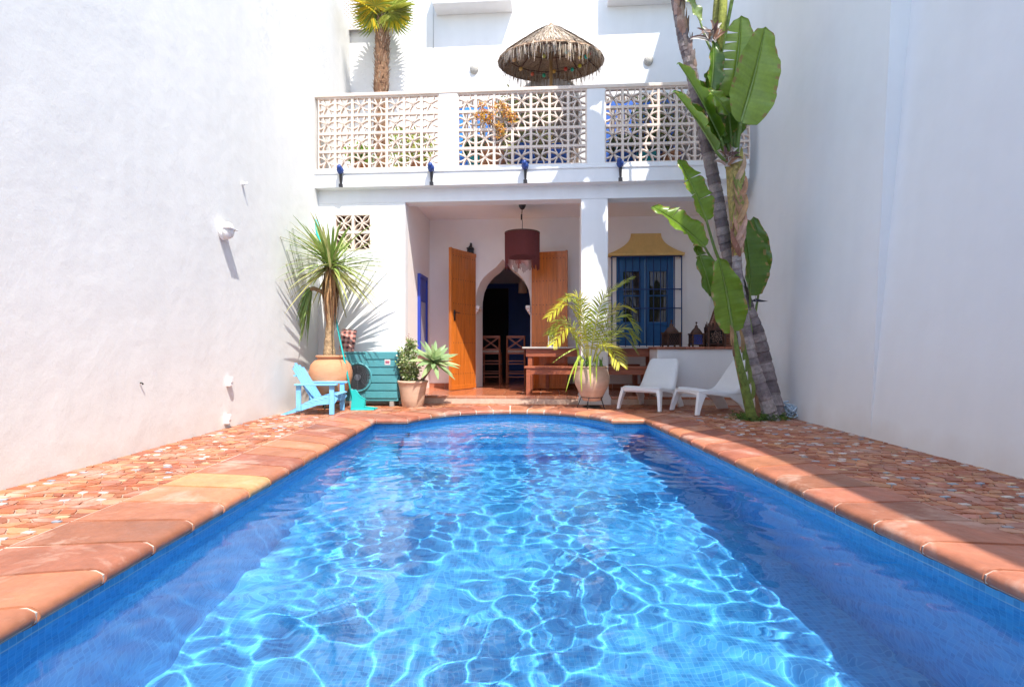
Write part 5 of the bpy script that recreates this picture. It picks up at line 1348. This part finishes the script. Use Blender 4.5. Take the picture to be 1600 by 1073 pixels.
# upper stems and flower bracts
mb = MB()
mb.tube(spline([T(1145,262,ZA), T(1131,180,6.35), T(1122,90,6.35), T(1119,30,6.35), T(1126,-40,6.35)], 20), [.05,.05]+[.045]*18, 9, tint=(.28,.28,.07))
mb.tube(spline([T(1125,90,6.3), T(1136,40,6.3), T(1148,-20,6.3), T(1165,-90,6.3)], 14), [.022]*14, 7, tint=(.26,.36,.09))
mb.tube(spline([T(1122,80,6.3), T(1129,30,6.25), T(1131,-30,6.3)], 14), [.05]*14, 8, tint=(.30,.32,.06))
mb.build('upper_stem', M_fibre, BT, smooth=True)
for (cx, cy, nn, rr) in ((1113, 45, 34, .30), (1138, 238, 26, .26)):
    mb = MB()
    for k in range(nn):
        b_ = T(cx+rnd.uniform(-6,6), cy+rnd.uniform(5,22), 6.2); a = rnd.uniform(0,6.28); el = R(rnd.uniform(15,85)); dr = Vector((math.cos(a)*math.cos(el), math.sin(a)*math.cos(el)*.6, math.sin(el))); ln = rnd.uniform(.10, rr)
        c_ = jit(rnd.choice([(.30,.16,.10), (.42,.30,.24), (.60,.55,.50), (.16,.09,.08)]), .2)
        mb.strip([b_+dr*ln*g-Vector((0,0,.35))*ln*g*g for g in (0,.3,.6,.85,1)], [.010,.020,.017,.009,.001], dr.cross(Vector((0,-1,.2))), tint=c_, fold=.6)
    mb.build('dry_bracts', M_dry, BT)
mb = MB(); b_ = T(1175,470,6.4); mb.strip([b_, b_+Vector((.05,0,.01)), b_+Vector((.12,0,.0)), b_+Vector((.20,0,-.005))], [.006,.022,.012,.001], (0,0,1), tint=(.05,.05,.06), fold=.4)
mb.strip([T(1180,462,6.4), T(1181,468,6.4), T(1182,474,6.4)], [.003,.004,.002], (1,0,0), tint=(.3,.3,.3)); mb.build('flower_beak', M_dry, BT)
# peeling bark on the rear trunk top
mb = MB()
for k in range(60):
    t = k/60; y_ = lerp(118, -60, t); x_ = interp(-y_, [(-118,1080),(-98,1077),(-66,1068),(-20,1060),(60,1048)]); p = T(x_, y_, ZBk); a = rnd.uniform(-2.9, -.2)
    o_ = Vector((math.cos(a), math.sin(a), 0)); r = .062; ln = rnd.uniform(.12,.3)
    q = [p+o_*r, p+o_*(r+.02)+Vector((0,0,ln*.4)), p+o_*(r+.012)+Vector((rnd.uniform(-.03,.03),0,ln))]
    mb.strip(spline(q, 6), [.012,.03,.034,.03,.02,.004], o_.cross(Vector((0,0,1))), tint=jit(rnd.choice([(.40,.24,.17), (.34,.20,.15), (.24,.16,.13), (.46,.32,.25)]) if y_ < 70 else rnd.choice([(.2,.16,.15), (.26,.18,.15)]), .15), fold=.3)
mb.build('peeling_bark', M_dry, BT)
# crown leaves above the picture (their shade falls on the balcony and column)
for (cx, cy, cz, lst) in ((T(1045,-95,ZBk).x, ZBk-TB.y, T(1045,-95,ZBk).z, ((150,58,1.5),(205,50,1.4),(262,55,1.3),(100,66,1.5),(40,62,1.3),(310,60,1.2))), (T(1128,-45,6.35).x, 6.3-TB.y, T(1128,-45,6.35).z, ((170,60,1.5),(225,58,1.3),(20,66,1.3),(120,62,1.4),(280,64,1.3)))):
    c_v = Vector((cx, cy, cz))
    for az, el, ln in lst:
        dr = Vector((math.cos(R(az))*math.cos(R(el)), math.sin(R(az))*math.cos(R(el)), math.sin(R(el)))); s_v = c_v+dr*.55; tp_ = s_v+dr*ln*.8-Vector((0,0,.12))+Vector((dr.x,dr.y,0))*.35
        up_ = Vector((-dr.x*math.sin(R(el)), -dr.y*math.sin(R(el)), math.cos(R(el)))); broad(c_v, s_v, tp_, .52, .35, .35, up_, .08, 2, G1, .018)

# ground fern and rope by the trunk foot
t = thing('ground_fern', 'low feathery green fern around the foot of the leaning trunks', 'fern', TB+Vector((-.16,-.05,.005)))
mb = MB()
for k in range(420):
    a = rnd.uniform(0,6.28); el = R(rnd.uniform(8,75)); b_ = Vector((rnd.gauss(0,.13), rnd.gauss(0,.07), .0)); ln = rnd.uniform(.07,.17); dr = Vector((math.cos(a)*math.cos(el), math.sin(a)*math.cos(el), math.sin(el)))
    pts = [b_+dr*ln*g-Vector((0,0,.25))*ln*g*g for g in (0,.35,.7,1)]; c_ = jit(rnd.choice([(.09,.20,.03), (.16,.28,.05), (.05,.12,.02), (.14,.20,.04)]), .25)
    mb.strip(pts, [.002,.003,.003,.001], (1,0,0), tint=c_)
    for i in (1,2):
        for sg in (-1,1): e = dr.cross(Vector((0,0,1))).normalized()*sg*.022+dr*.015; mb.strip([pts[i], pts[i]+e*.5, pts[i]+e], [.002,.004,.001], (0,0,1), tint=c_)
mb.build('fronds', M_tuft, t)
rp = P(1232, 655, 6.45); rp.z = 0.01
t = thing('rope_pile', 'tangled pale blue and white rope heaped against the right wall', 'rope', rp+Vector((.0,0,.005)))
mb = MB()
for k in range(12):
    c_ = Vector((rnd.uniform(-.06,.10), rnd.uniform(-.06,.06), .02+rnd.uniform(0,.10))); a0_ = rnd.uniform(0,6.28); ra_, rb_ = rnd.uniform(.05,.11), rnd.uniform(.03,.08); ti = rnd.uniform(-.5,.5)
    pts = [c_+Vector((ra_*math.cos(a0_+s_*.5), rb_*math.sin(a0_+s_*.5), .035*math.sin(s_*.9+k)+ti*ra_*.3*math.cos(a0_+s_*.5))) for s_ in range(14)]
    pts = [Vector((p.x, p.y, max(.012, p.z))) for p in pts]
    mb.tube(spline(pts, 40), .011, 6)
mb.tube(spline([(0,0,.1),(.05,-.02,.14),(-.06,.0,.17),(.0,0,.2)], 12), .010, 6)
mb.build('rope_coil', M_rope, t, smooth=True)

#@@TERRACE
# ================================================================== ROOF TERRACE
TZ = ZB
# straw parasol
pc = Vector((861-800, 0, 0)); Zs = 8.92; ap = P(861, 40, Zs)
t = thing('straw_parasol', 'thatched straw parasol with hanging fringe standing on the terrace', 'parasol', (ap.x, Zs, TZ))
tilt = Matrix.Rotation(R(8), 4, 'X'); topv = Vector((0,0,ap.z-TZ)); Rr = .84; Hc = .60
def cone(rf, a, dzz=0):
    r = Rr*rf; z = -Hc*(.12*min(rf*8,1)*0+rf**1.08)+dzz; return topv+(tilt @ Vector((r*1.07*math.cos(a), r*math.sin(a), z)))
mb = MB(); n = 64; K = 14; vs = []
for i in range(K+1):
    for k in range(n): vs.append(cone(.02+.98*i/K, 2*math.pi*k/n, -.01+.01*math.sin(k*3+i*2)))
mb.add(vs, [(i*n+k, i*n+(k+1) % n, (i+1)*n+(k+1) % n, (i+1)*n+k) for i in range(K) for k in range(n)])
o = mb.build('canopy', M_weave, t); m_ = o.modifiers.new('s', 'SOLIDIFY'); m_.thickness = .02
mb = MB()
for k in range(12):
    a = 2*math.pi*(k+.5)/12; mb.tube([cone(.04, a, -.03), cone(.5, a, -.035), cone(.97, a, -.035)], .009, 5)
for rf in (.55, .8, .98): mb.tube([cone(rf, 2*math.pi*k/48, -.032) for k in range(49)], .008, 5)
mb.build('ribs', M_wood2, t)
mb = MB()
for k in range(3400):
    a = rnd.uniform(0, 2*math.pi); r0 = rnd.uniform(.02,.80)**.8; r1 = min(1.0, r0+rnd.uniform(.15,.3)); p0 = cone(r0, a, .02); p1 = cone(r1, a+rnd.uniform(-.05,.05), .035+rnd.uniform(-.015,.02))
    c_ = jit(rnd.choice([(.60,.50,.40), (.52,.42,.31), (.68,.58,.48), (.40,.30,.22)]), .15)
    pts = [p0, p0.lerp(p1, .5)+Vector((0,0,.008)), p1]
    mb.strip(pts, [.006,.007,.003], Vector((-math.sin(a), math.cos(a), 0)), tint=c_)
mb.build('thatch', M_straw, t)
mb = MB()
for k in range(1500):
    a = rnd.uniform(0, 2*math.pi); front = max(0, -math.sin(a)); p0 = cone(1.0-rnd.uniform(0,.22), a, .02); ln = rnd.uniform(.05,.14)+front*rnd.uniform(.0,.17)
    if rnd.random() < .25: ln += .10
    if front == 0 and rnd.random() < .10: ln += .22
    c_ = jit(rnd.choice([(.58,.48,.38), (.46,.36,.27), (.66,.56,.46), (.34,.25,.18)]), .15); o_ = Vector((math.cos(a), math.sin(a), 0))
    pts = [p0, p0+o_*.03-Vector((0,0,ln*.35)), p0+o_*.035+Vector((rnd.uniform(-.02,.02),0,-ln))]
    mb.strip(pts, [.005,.005,.0015], Vector((-math.sin(a), math.cos(a), 0)), tint=c_)
mb.build('fringe', M_straw, t)
mb = MB(); mb.tube([(0,0,0), (0,0,1.2), topv+Vector((0,0,-.03))], .028, 12); mb.build('pole', M_pole, t, smooth=True)
mb = MB(); mb.lathe([(.22,0),(.22,.05),(.06,.09),(.05,.2)], 20); mb.build('foot', M_grout, t, smooth=True)
mb = MB(); mb.ball(topv+Vector((0,0,.0)), .045, 12, 8, sc=(1,1,.7)); mb.build('cap', M_weave, t, smooth=True)
# baubles on a string
SLt = thing('string_lights', 'string of small coloured baubles looped under the straw parasol', 'string lights', (ap.x, Zs, TZ))
bp = [(803,94),(814,108),(832,116),(850,118),(850,88),(866,112),(884,108),(894,109),(906,103),(885,81),(890,85),(906,90),(916,89),(919,87),(924,83),(900,78)]
ord_ = [0,1,2,3,5,6,7,8,11,12,13,14]
bcol = [(.62,.30,.08),(.62,.36,.10),(.55,.10,.04),(.04,.40,.22),(.55,.50,.10),(.60,.33,.06),(.65,.06,.03),(.03,.40,.26),(.70,.60,.05),(.03,.36,.36),(.75,.48,.04),(.75,.48,.06),(.03,.50,.42),(.75,.50,.05),(.65,.10,.05),(.60,.28,.05)]
loc = []
for (x, y) in bp:
    f = (y-66)/(128-66); Zb = lerp(Zs-.62, Zs+.66, f); loc.append(P(x, y, Zb)-Vector((ap.x, Zs, TZ)))
for k, p in enumerate(loc):
    mb = MB(); mb.ball(p, .034, 12, 8); mb.build('bauble', mat('bauble_%d' % k, bcol[k], .3, 0.02), SLt, smooth=True)
mb = MB(); mb.tube(spline([loc[i]+Vector((0,0,.035)) for i in ord_], 60), .003, 4); mb.tube(spline([loc[i]+Vector((0,0,.035)) for i in (4,9,10,11)], 20), .003, 4); mb.tube([loc[12]+Vector((0,0,.03)), cone(.9, .3, -.04)], .003, 4); mb.build('string', M_iron, SLt)
# fan palm on the terrace
fb = P(597, 300, 9.42); fb.z = TZ; crown = P(598, 27, 9.42)
FPm = thing('fan_palm', 'fan palm with shaggy brown trunk growing on the terrace', 'palm tree', fb)
cl = crown-fb
mb = MB(); pts = spline([(0,0,0), (-.02,0,cl.z*.45), (0.0,0,cl.z*.8), cl-Vector((0,0,.02))], 40)
mb.tube(pts, [interp(i/39, [(0,.13),(.5,.125),(.8,.12),(.93,.09),(1,.05)])*(1+rnd.uniform(-.06,.06)) for i in range(40)], 14, tint=(.24,.13,.07)); mb.build('trunk', M_fibre, FPm, smooth=True)
mb = MB()
for k in range(800):
    t_ = rnd.uniform(0,.97); p = pts[int(t_*39)]; a = rnd.uniform(0,6.28); o_ = Vector((math.cos(a), math.sin(a), 0)); r = interp(t_, [(0,.125),(.8,.115),(1,.06)]); ln = rnd.uniform(.04,.13)
    q = [p+o_*r, p+o_*(r+.02)+Vector((0,0,ln*.5)), p+o_*(r+rnd.uniform(.02,.045))+Vector((rnd.uniform(-.02,.02),0,ln))]
    mb.strip(q, [.012,.010,.003], o_.cross(Vector((0,0,1))), tint=jit(rnd.choice([(.34,.20,.12), (.46,.32,.22), (.18,.09,.05), (.26,.14,.08)]), .2), fold=.3)
mb.build('trunk_fibres', M_dry, FPm)
def fan(az, el, L_, pl, col, roll=0):
    mb = MB(); dr = Vector((math.cos(az)*math.cos(el), math.sin(az)*math.cos(el), math.sin(el)))
    hub = cl+dr*pl-Vector((0,0,.10*pl)); mb.tube([cl, cl+dr*pl*.5, hub], [.012,.010,.008], 6, tint=(.30,.36,.08))
    side = dr.cross(Vector((0,0,1))); side = side.normalized() if side.length > .1 else Vector((1,0,0)); up_ = side.cross(dr)
    side, up_ = side*math.cos(roll)+up_*math.sin(roll), up_*math.cos(roll)-side*math.sin(roll)
    nb = 34
    for k in range(nb):
        a = R(lerp(-118, 118, k/(nb-1))); d2 = (dr*math.cos(a)+side*math.sin(a)); ln = L_*(1-.12*abs(a)/2)*rnd.uniform(.93,1.03)
        d2 = (d2+up_*.18*abs(math.sin(a))).normalized()
        pts_ = [hub+d2*ln*g-Vector((0,0,1))*.22*ln*g**3 for g in (0,.25,.5,.75,.92,1)]
        mb.strip(pts_, [.003,.012,.019,.014,.007,.001], d2.cross(up_), tint=jit(col, .2), fold=.55)
    mb.build('fan_leaf', M_blade, FPm)
YL = (.55,.42,.02); GR = (.22,.34,.05); YG = (.38,.40,.06)
def fan2(hub, dr, side, L_, col, spread=125, nb=30):
    """fan seen open: palm leaf whose blade lies in the plane of dr and side"""
    mb = MB(); dr = Vector(dr).normalized(); side = Vector(side); side = (side-dr*side.dot(dr)).normalized(); nrm = dr.cross(side); hub = cl+Vector(hub)
    mb.tube(spline([cl, (cl+hub)/2+nrm*.02, hub], 6), [.010]*6, 6, tint=(.34,.36,.06))
    for k in range(nb):
        a = R(lerp(-spread, spread, k/(nb-1))); d2 = dr*math.cos(a)+side*math.sin(a); ln = L_*(1-.16*(a/2)**2/1.2)*rnd.uniform(.92,1.03)
        pts_ = [hub+d2*ln*g-Vector((0,0,1))*.10*ln*g**3+nrm*.05*ln*math.sin(g*3)*(1 if k % 2 else .6) for g in (0,.2,.45,.65,.82,.93,1)]
        c2 = jit(col if k % 3 else (.24,.30,.03), .2); mb.strip(pts_, [.002,.010,.021,.018,.010,.005,.001], d2.cross(nrm), tint=c2, fold=.8)
    mb.build('fan_leaf', M_blade, FPm)
for hub, dr, side, L_, c_ in (((-.10,-.22,.10), (-.45,-.15,1), (1,0,.4), .46, YL), ((.18,-.15,.08), (.75,-.05,.62), (.6,0,-.8), .46, YG), ((-.04,-.34,-.02), (-.15,-.5,.75), (1,0,0), .24, YL), ((-.16,-.1,-.02), (-1,-.1,.15), (.1,.3,1), .40, YL),
                              ((.22,-.1,-.04), (1,-.1,-.12), (.1,.25,1), .40, YL), ((.10,.1,.05), (.5,.2,1), (1,0,-.3), .5, GR), ((-.12,.12,.05), (-.5,.2,1), (1,0,.3), .5, GR), ((.14,-.12,-.02), (.85,-.1,-.45), (1,0,.9), .30, YG)):
    fan2(hub, dr, side, L_, c_)
for az, el, L_, pl, c_, ro in ((60, 60, .5, .3, GR, 0), (120, 55, .5, .3, GR, 0), (-150, 20, .42, .30, YL, .6), (-25, 12, .42, .32, YG, -.5), (-90, 80, .5, .3, YL, 0)):
    fan(R(az), R(el), L_, pl, c_, ro)
# lattice trellis in the upper left corner
LT = thing('lattice_trellis', 'white diamond lattice trellis in the upper left corner behind the palm', 'trellis', HM @ Vector((-3.35, VB-.10, 6.92)), HA)
mb = MB(); Wl, Hl = 1.02, 1.3; k = -Hl
while k < Wl:
    for sgn in (1,-1):
        xa, xb = (k, k+Hl) if sgn > 0 else (k+Hl, k)
        pa, pb = Vector((xa, 0 if sgn > 0 else -.006, 0)), Vector((xb, 0 if sgn > 0 else -.006, Hl))
        # clip to width
        def clip(p, q):
            d = q-p; t0, t1 = 0, 1
            if abs(d.x) > 1e-9:
                ta_, tb_ = (0-p.x)/d.x, (Wl-p.x)/d.x; t0 = max(t0, min(ta_, tb_)); t1 = min(t1, max(ta_, tb_))
            return (p+d*t0, p+d*t1) if t1 > t0+.02 else None
        cc = clip(pa, pb)
        if cc: mb.bar(cc[0], cc[1], .022, .006, up=(0,1,0)) if False else mb.bar(cc[0], cc[1], .005, .034, up=(0,0,1))
    k += .074
mb.build('lattice', M_lattice, LT)
mb = MB(); mb.box(0, Wl, .05, .06, 0, Hl); mb.build('backing', M_reed, LT)
mb = MB(); mb.box(0, Wl, -.012, .02, -.03, 0); mb.build('lower_rail', M_lattice, LT)
# thin cable on the upper wall
t = thing('wall_cable', 'thin grey cable hanging on the upper wall under the left balcony', 'cable', HM @ Vector((hu(677, VB-.02), VB-.02, HP(677, 77, VB).z)), HA)
mb = MB(); mb.tube([(0,0,0), (.003,0,.5), (0,0,HP(677,3,VB).z-HP(677,77,VB).z)], .005, 5); mb.build('wire', mat('grey_wire', (.4,.4,.42), .6), t, smooth=True)
# terrace furniture glimpsed through the screens
def slat_seat(label, x0, x1, v, z, col, cat, nm, hb=.95, wv=.5):
    q = HM @ Vector((hu((x0+x1)/2, v), v, TZ)); wd = hu(x1, v)-hu(x0, v); t = thing(nm, label, cat, q, HA)
    mb = MB(); mb.box(-wd/2, wd/2, .30, .33, hb-.10, hb); mb.box(-wd/2, wd/2, .30, .33, .50, .58); mb.build('back_rails', col, t, bevel=.004)
    mb = MB(); nn = max(3, int(wd/.11))
    for k in range(nn): xx = lerp(-wd/2+.05, wd/2-.05, k/(nn-1)); mb.box(xx-.022, xx+.022, .305, .325, .58, hb-.10)
    mb.build('back_slats', col, t)
    mb = MB()
    for k in range(5): mb.box(-wd/2, wd/2, -.2+k*.1, -.11+k*.1, .40, .425)
    mb.build('seat', col, t)
    for sx in (-1,1):
        for y in (-.19, .30): mb = MB(); mb.box(sx*(wd/2-.03)-.028, sx*(wd/2-.03)+.028, y, y+.05, 0, .42 if y < 0 else hb); mb.build('leg', col, t)
    return t
slat_seat('blue slatted bench seen through the right breeze block screen', 950, 1062, .75, 0, mat('bright_blue_wood', (.015,.11,.48), .5, .1, 6), 'bench', 'slatted_bench', 1.48)
slat_seat('blue slatted chair seen through the left end of the middle screen', 712, 762, .75, 0, mat('sky_blue_wood', (.02,.22,.70), .5, .1, 6), 'chair', 'slatted_chair', 1.45)
def shrubpot(label, x, v, colpot, h, leafc, spread=.28):
    q = HM @ Vector((hu(x, v), v, TZ)); t = thing('terrace_shrub', label, 'potted plant', q, 0)
    mb = MB(); mb.lathe([(.11,0),(.15,.26),(.165,.27),(.165,.30),(.15,.30),(.13,.24)], 20); mb.build('pot', colpot, t, smooth=True)
    mb = MB()
    for k in range(420):
        d = Vector((rnd.gauss(0,1), rnd.gauss(0,.8), rnd.gauss(0,1))).normalized()*rnd.uniform(.2,1)**.5; p = Vector((d.x*spread, d.y*.2, .30+h/2+d.z*h/2)); e = Vector((rnd.gauss(0,1), rnd.gauss(0,1), rnd.gauss(.3,1))).normalized()*rnd.uniform(.05,.10)
        mb.strip([p, p+e*.5, p+e], [.003,.016,.001], e.cross(Vector((0,-1,.2))), tint=jit(leafc, .35), fold=.2)
    mb.build('foliage', M_blade, t)
    mb = MB()
    for k in range(7): mb.tube([(0,0,.25), (rnd.uniform(-.1,.1), 0, .3+h*.4), (rnd.uniform(-spread,spread)*.7, 0, .3+h*.7)], .008, 5, tint=(.2,.13,.07))
    mb.build('stems', M_fibre, t)
TG = 'potted shrubs behind the balcony screens'
cb = mat('blue_glaze', (.03,.12,.45), .25); ct = mat('turquoise_glaze', (.03,.38,.42), .25)
for a_ in (('yellow-green shrub behind the left screen near the first post', 655, .55, M_clay, .55, (.32,.36,.06)), ('green shrub behind the left screen right of the palm trunk', 628, .8, M_clay, .75, (.24,.32,.06)),
           ('low green plant behind the left screen beside the palm trunk', 563, .5, M_clay, .32, (.20,.36,.04)), ('yellowish shrub behind the middle screen', 800, .9, cb, 1.0, (.34,.33,.08)), ('brownish climber behind the middle screen near its centre', 842, .7, cb, .85, (.26,.25,.10)),
           ('teal-potted plant behind the middle screen, lower left', 745, .3, ct, .3, (.14,.25,.12)), ('dark green shrub behind the right screen, left half', 1010, .35, ct, .8, (.10,.17,.05)), ('olive shrub behind the right screen near the trunks', 1048, .4, M_clay, .85, (.20,.22,.06)), ('blue-potted plant low behind the right screen', 975, .3, cb, .25, (.12,.16,.06))):
    shrubpot(*(a_ if a_[1] < 700 or a_[4] < .5 else a_[:4]+(a_[4]+(.40 if a_[1] < 900 else .15),)+a_[5:]))
for x, v, c_, lab_ in ((768, .35, M_clay, 'terracotta tub behind the middle screen'), (820, .3, cb, 'blue glazed jar behind the middle screen'), (870, .35, cb, 'blue glazed jar behind the right end of the middle screen')):
    q = HM @ Vector((hu(x, v), v, TZ)); t = thing('glazed_jar', lab_, 'jar', q); mb = MB(); s_ = .8 if x != 768 else 1.15
    mb.lathe([(.11*s_,0),(.2*s_,.12),(.22*s_,.26),(.17*s_,.40),(.13*s_,.44),(.15*s_,.47),(.12*s_,.47)], 24); mb.build('body', c_, t, smooth=True)
    mb = MB(); mb.lathe([(0,.44),(.12*s_,.44)], 20); mb.build('soil', M_soil, t)
# reed matting covering the base of the terrace back wall
t = thing('reed_matting', 'brown reed matting standing behind the middle and right screens', 'reed screen', HM @ Vector((0, 1.35, TZ)), HA)
mb = MB()
x = hu(722, 1.35)
while x < hu(1120, 1.35):
    if not hu(905,1.35) < x < hu(935,1.35): mb.tube([(x, rnd.uniform(-.006,.006), 0), (x+rnd.uniform(-.01,.01), 0, rnd.uniform(1.66,1.76))], .010, 5)
    x += .021
mb.build('reeds', mat('grey_brown_reed', (.26,.19,.15), .9, .3, 12), t)
# orange dried flowers hung on the middle screen
q = HM @ Vector((hu(775, -.15), -.15, HP(775, 190, -.15).z)); t = thing('dried_flowers', 'cluster of orange dried flowers hooked onto the middle balcony screen', 'flowers', q, HA)
blobs = [(751,180),(760,176),(768,184),(763,190),(757,186),(787,178),(793,172),(797,182),(804,182),(800,187),(783,200),(786,206),(778,196),(753,166),(775,168),(786,165),(745,182),(780,212)]
for (x, y) in blobs:
    mb = MB(); c_ = HP(x, y, -.16)-HP(775, 190, -.15)
    for k in range(34):
        p = c_+Vector((rnd.gauss(0,.030), rnd.gauss(-.02,.018), rnd.gauss(0,.032))); d = Vector((rnd.gauss(0,1), rnd.gauss(-.3,1), rnd.gauss(0,1))).normalized(); mb.strip([p, p+d*.014, p+d*.028], [.003,.012,.002], d.cross(Vector((.3,-1,.2))), tint=jit(rnd.choice([(.62,.30,.04), (.66,.42,.06), (.50,.16,.03), (.40,.20,.06)]), .2))
    mb.build('flower_head', M_flower, t)
mb = MB()
for (x, y) in blobs: mb.tube([(0,0,-.12), (HP(x, y, -.16)-HP(775, 190, -.15))*.5, HP(x, y, -.16)-HP(775, 190, -.15)], .003, 4, tint=(.2,.12,.06))
mb.build('twigs', M_fibre, t)
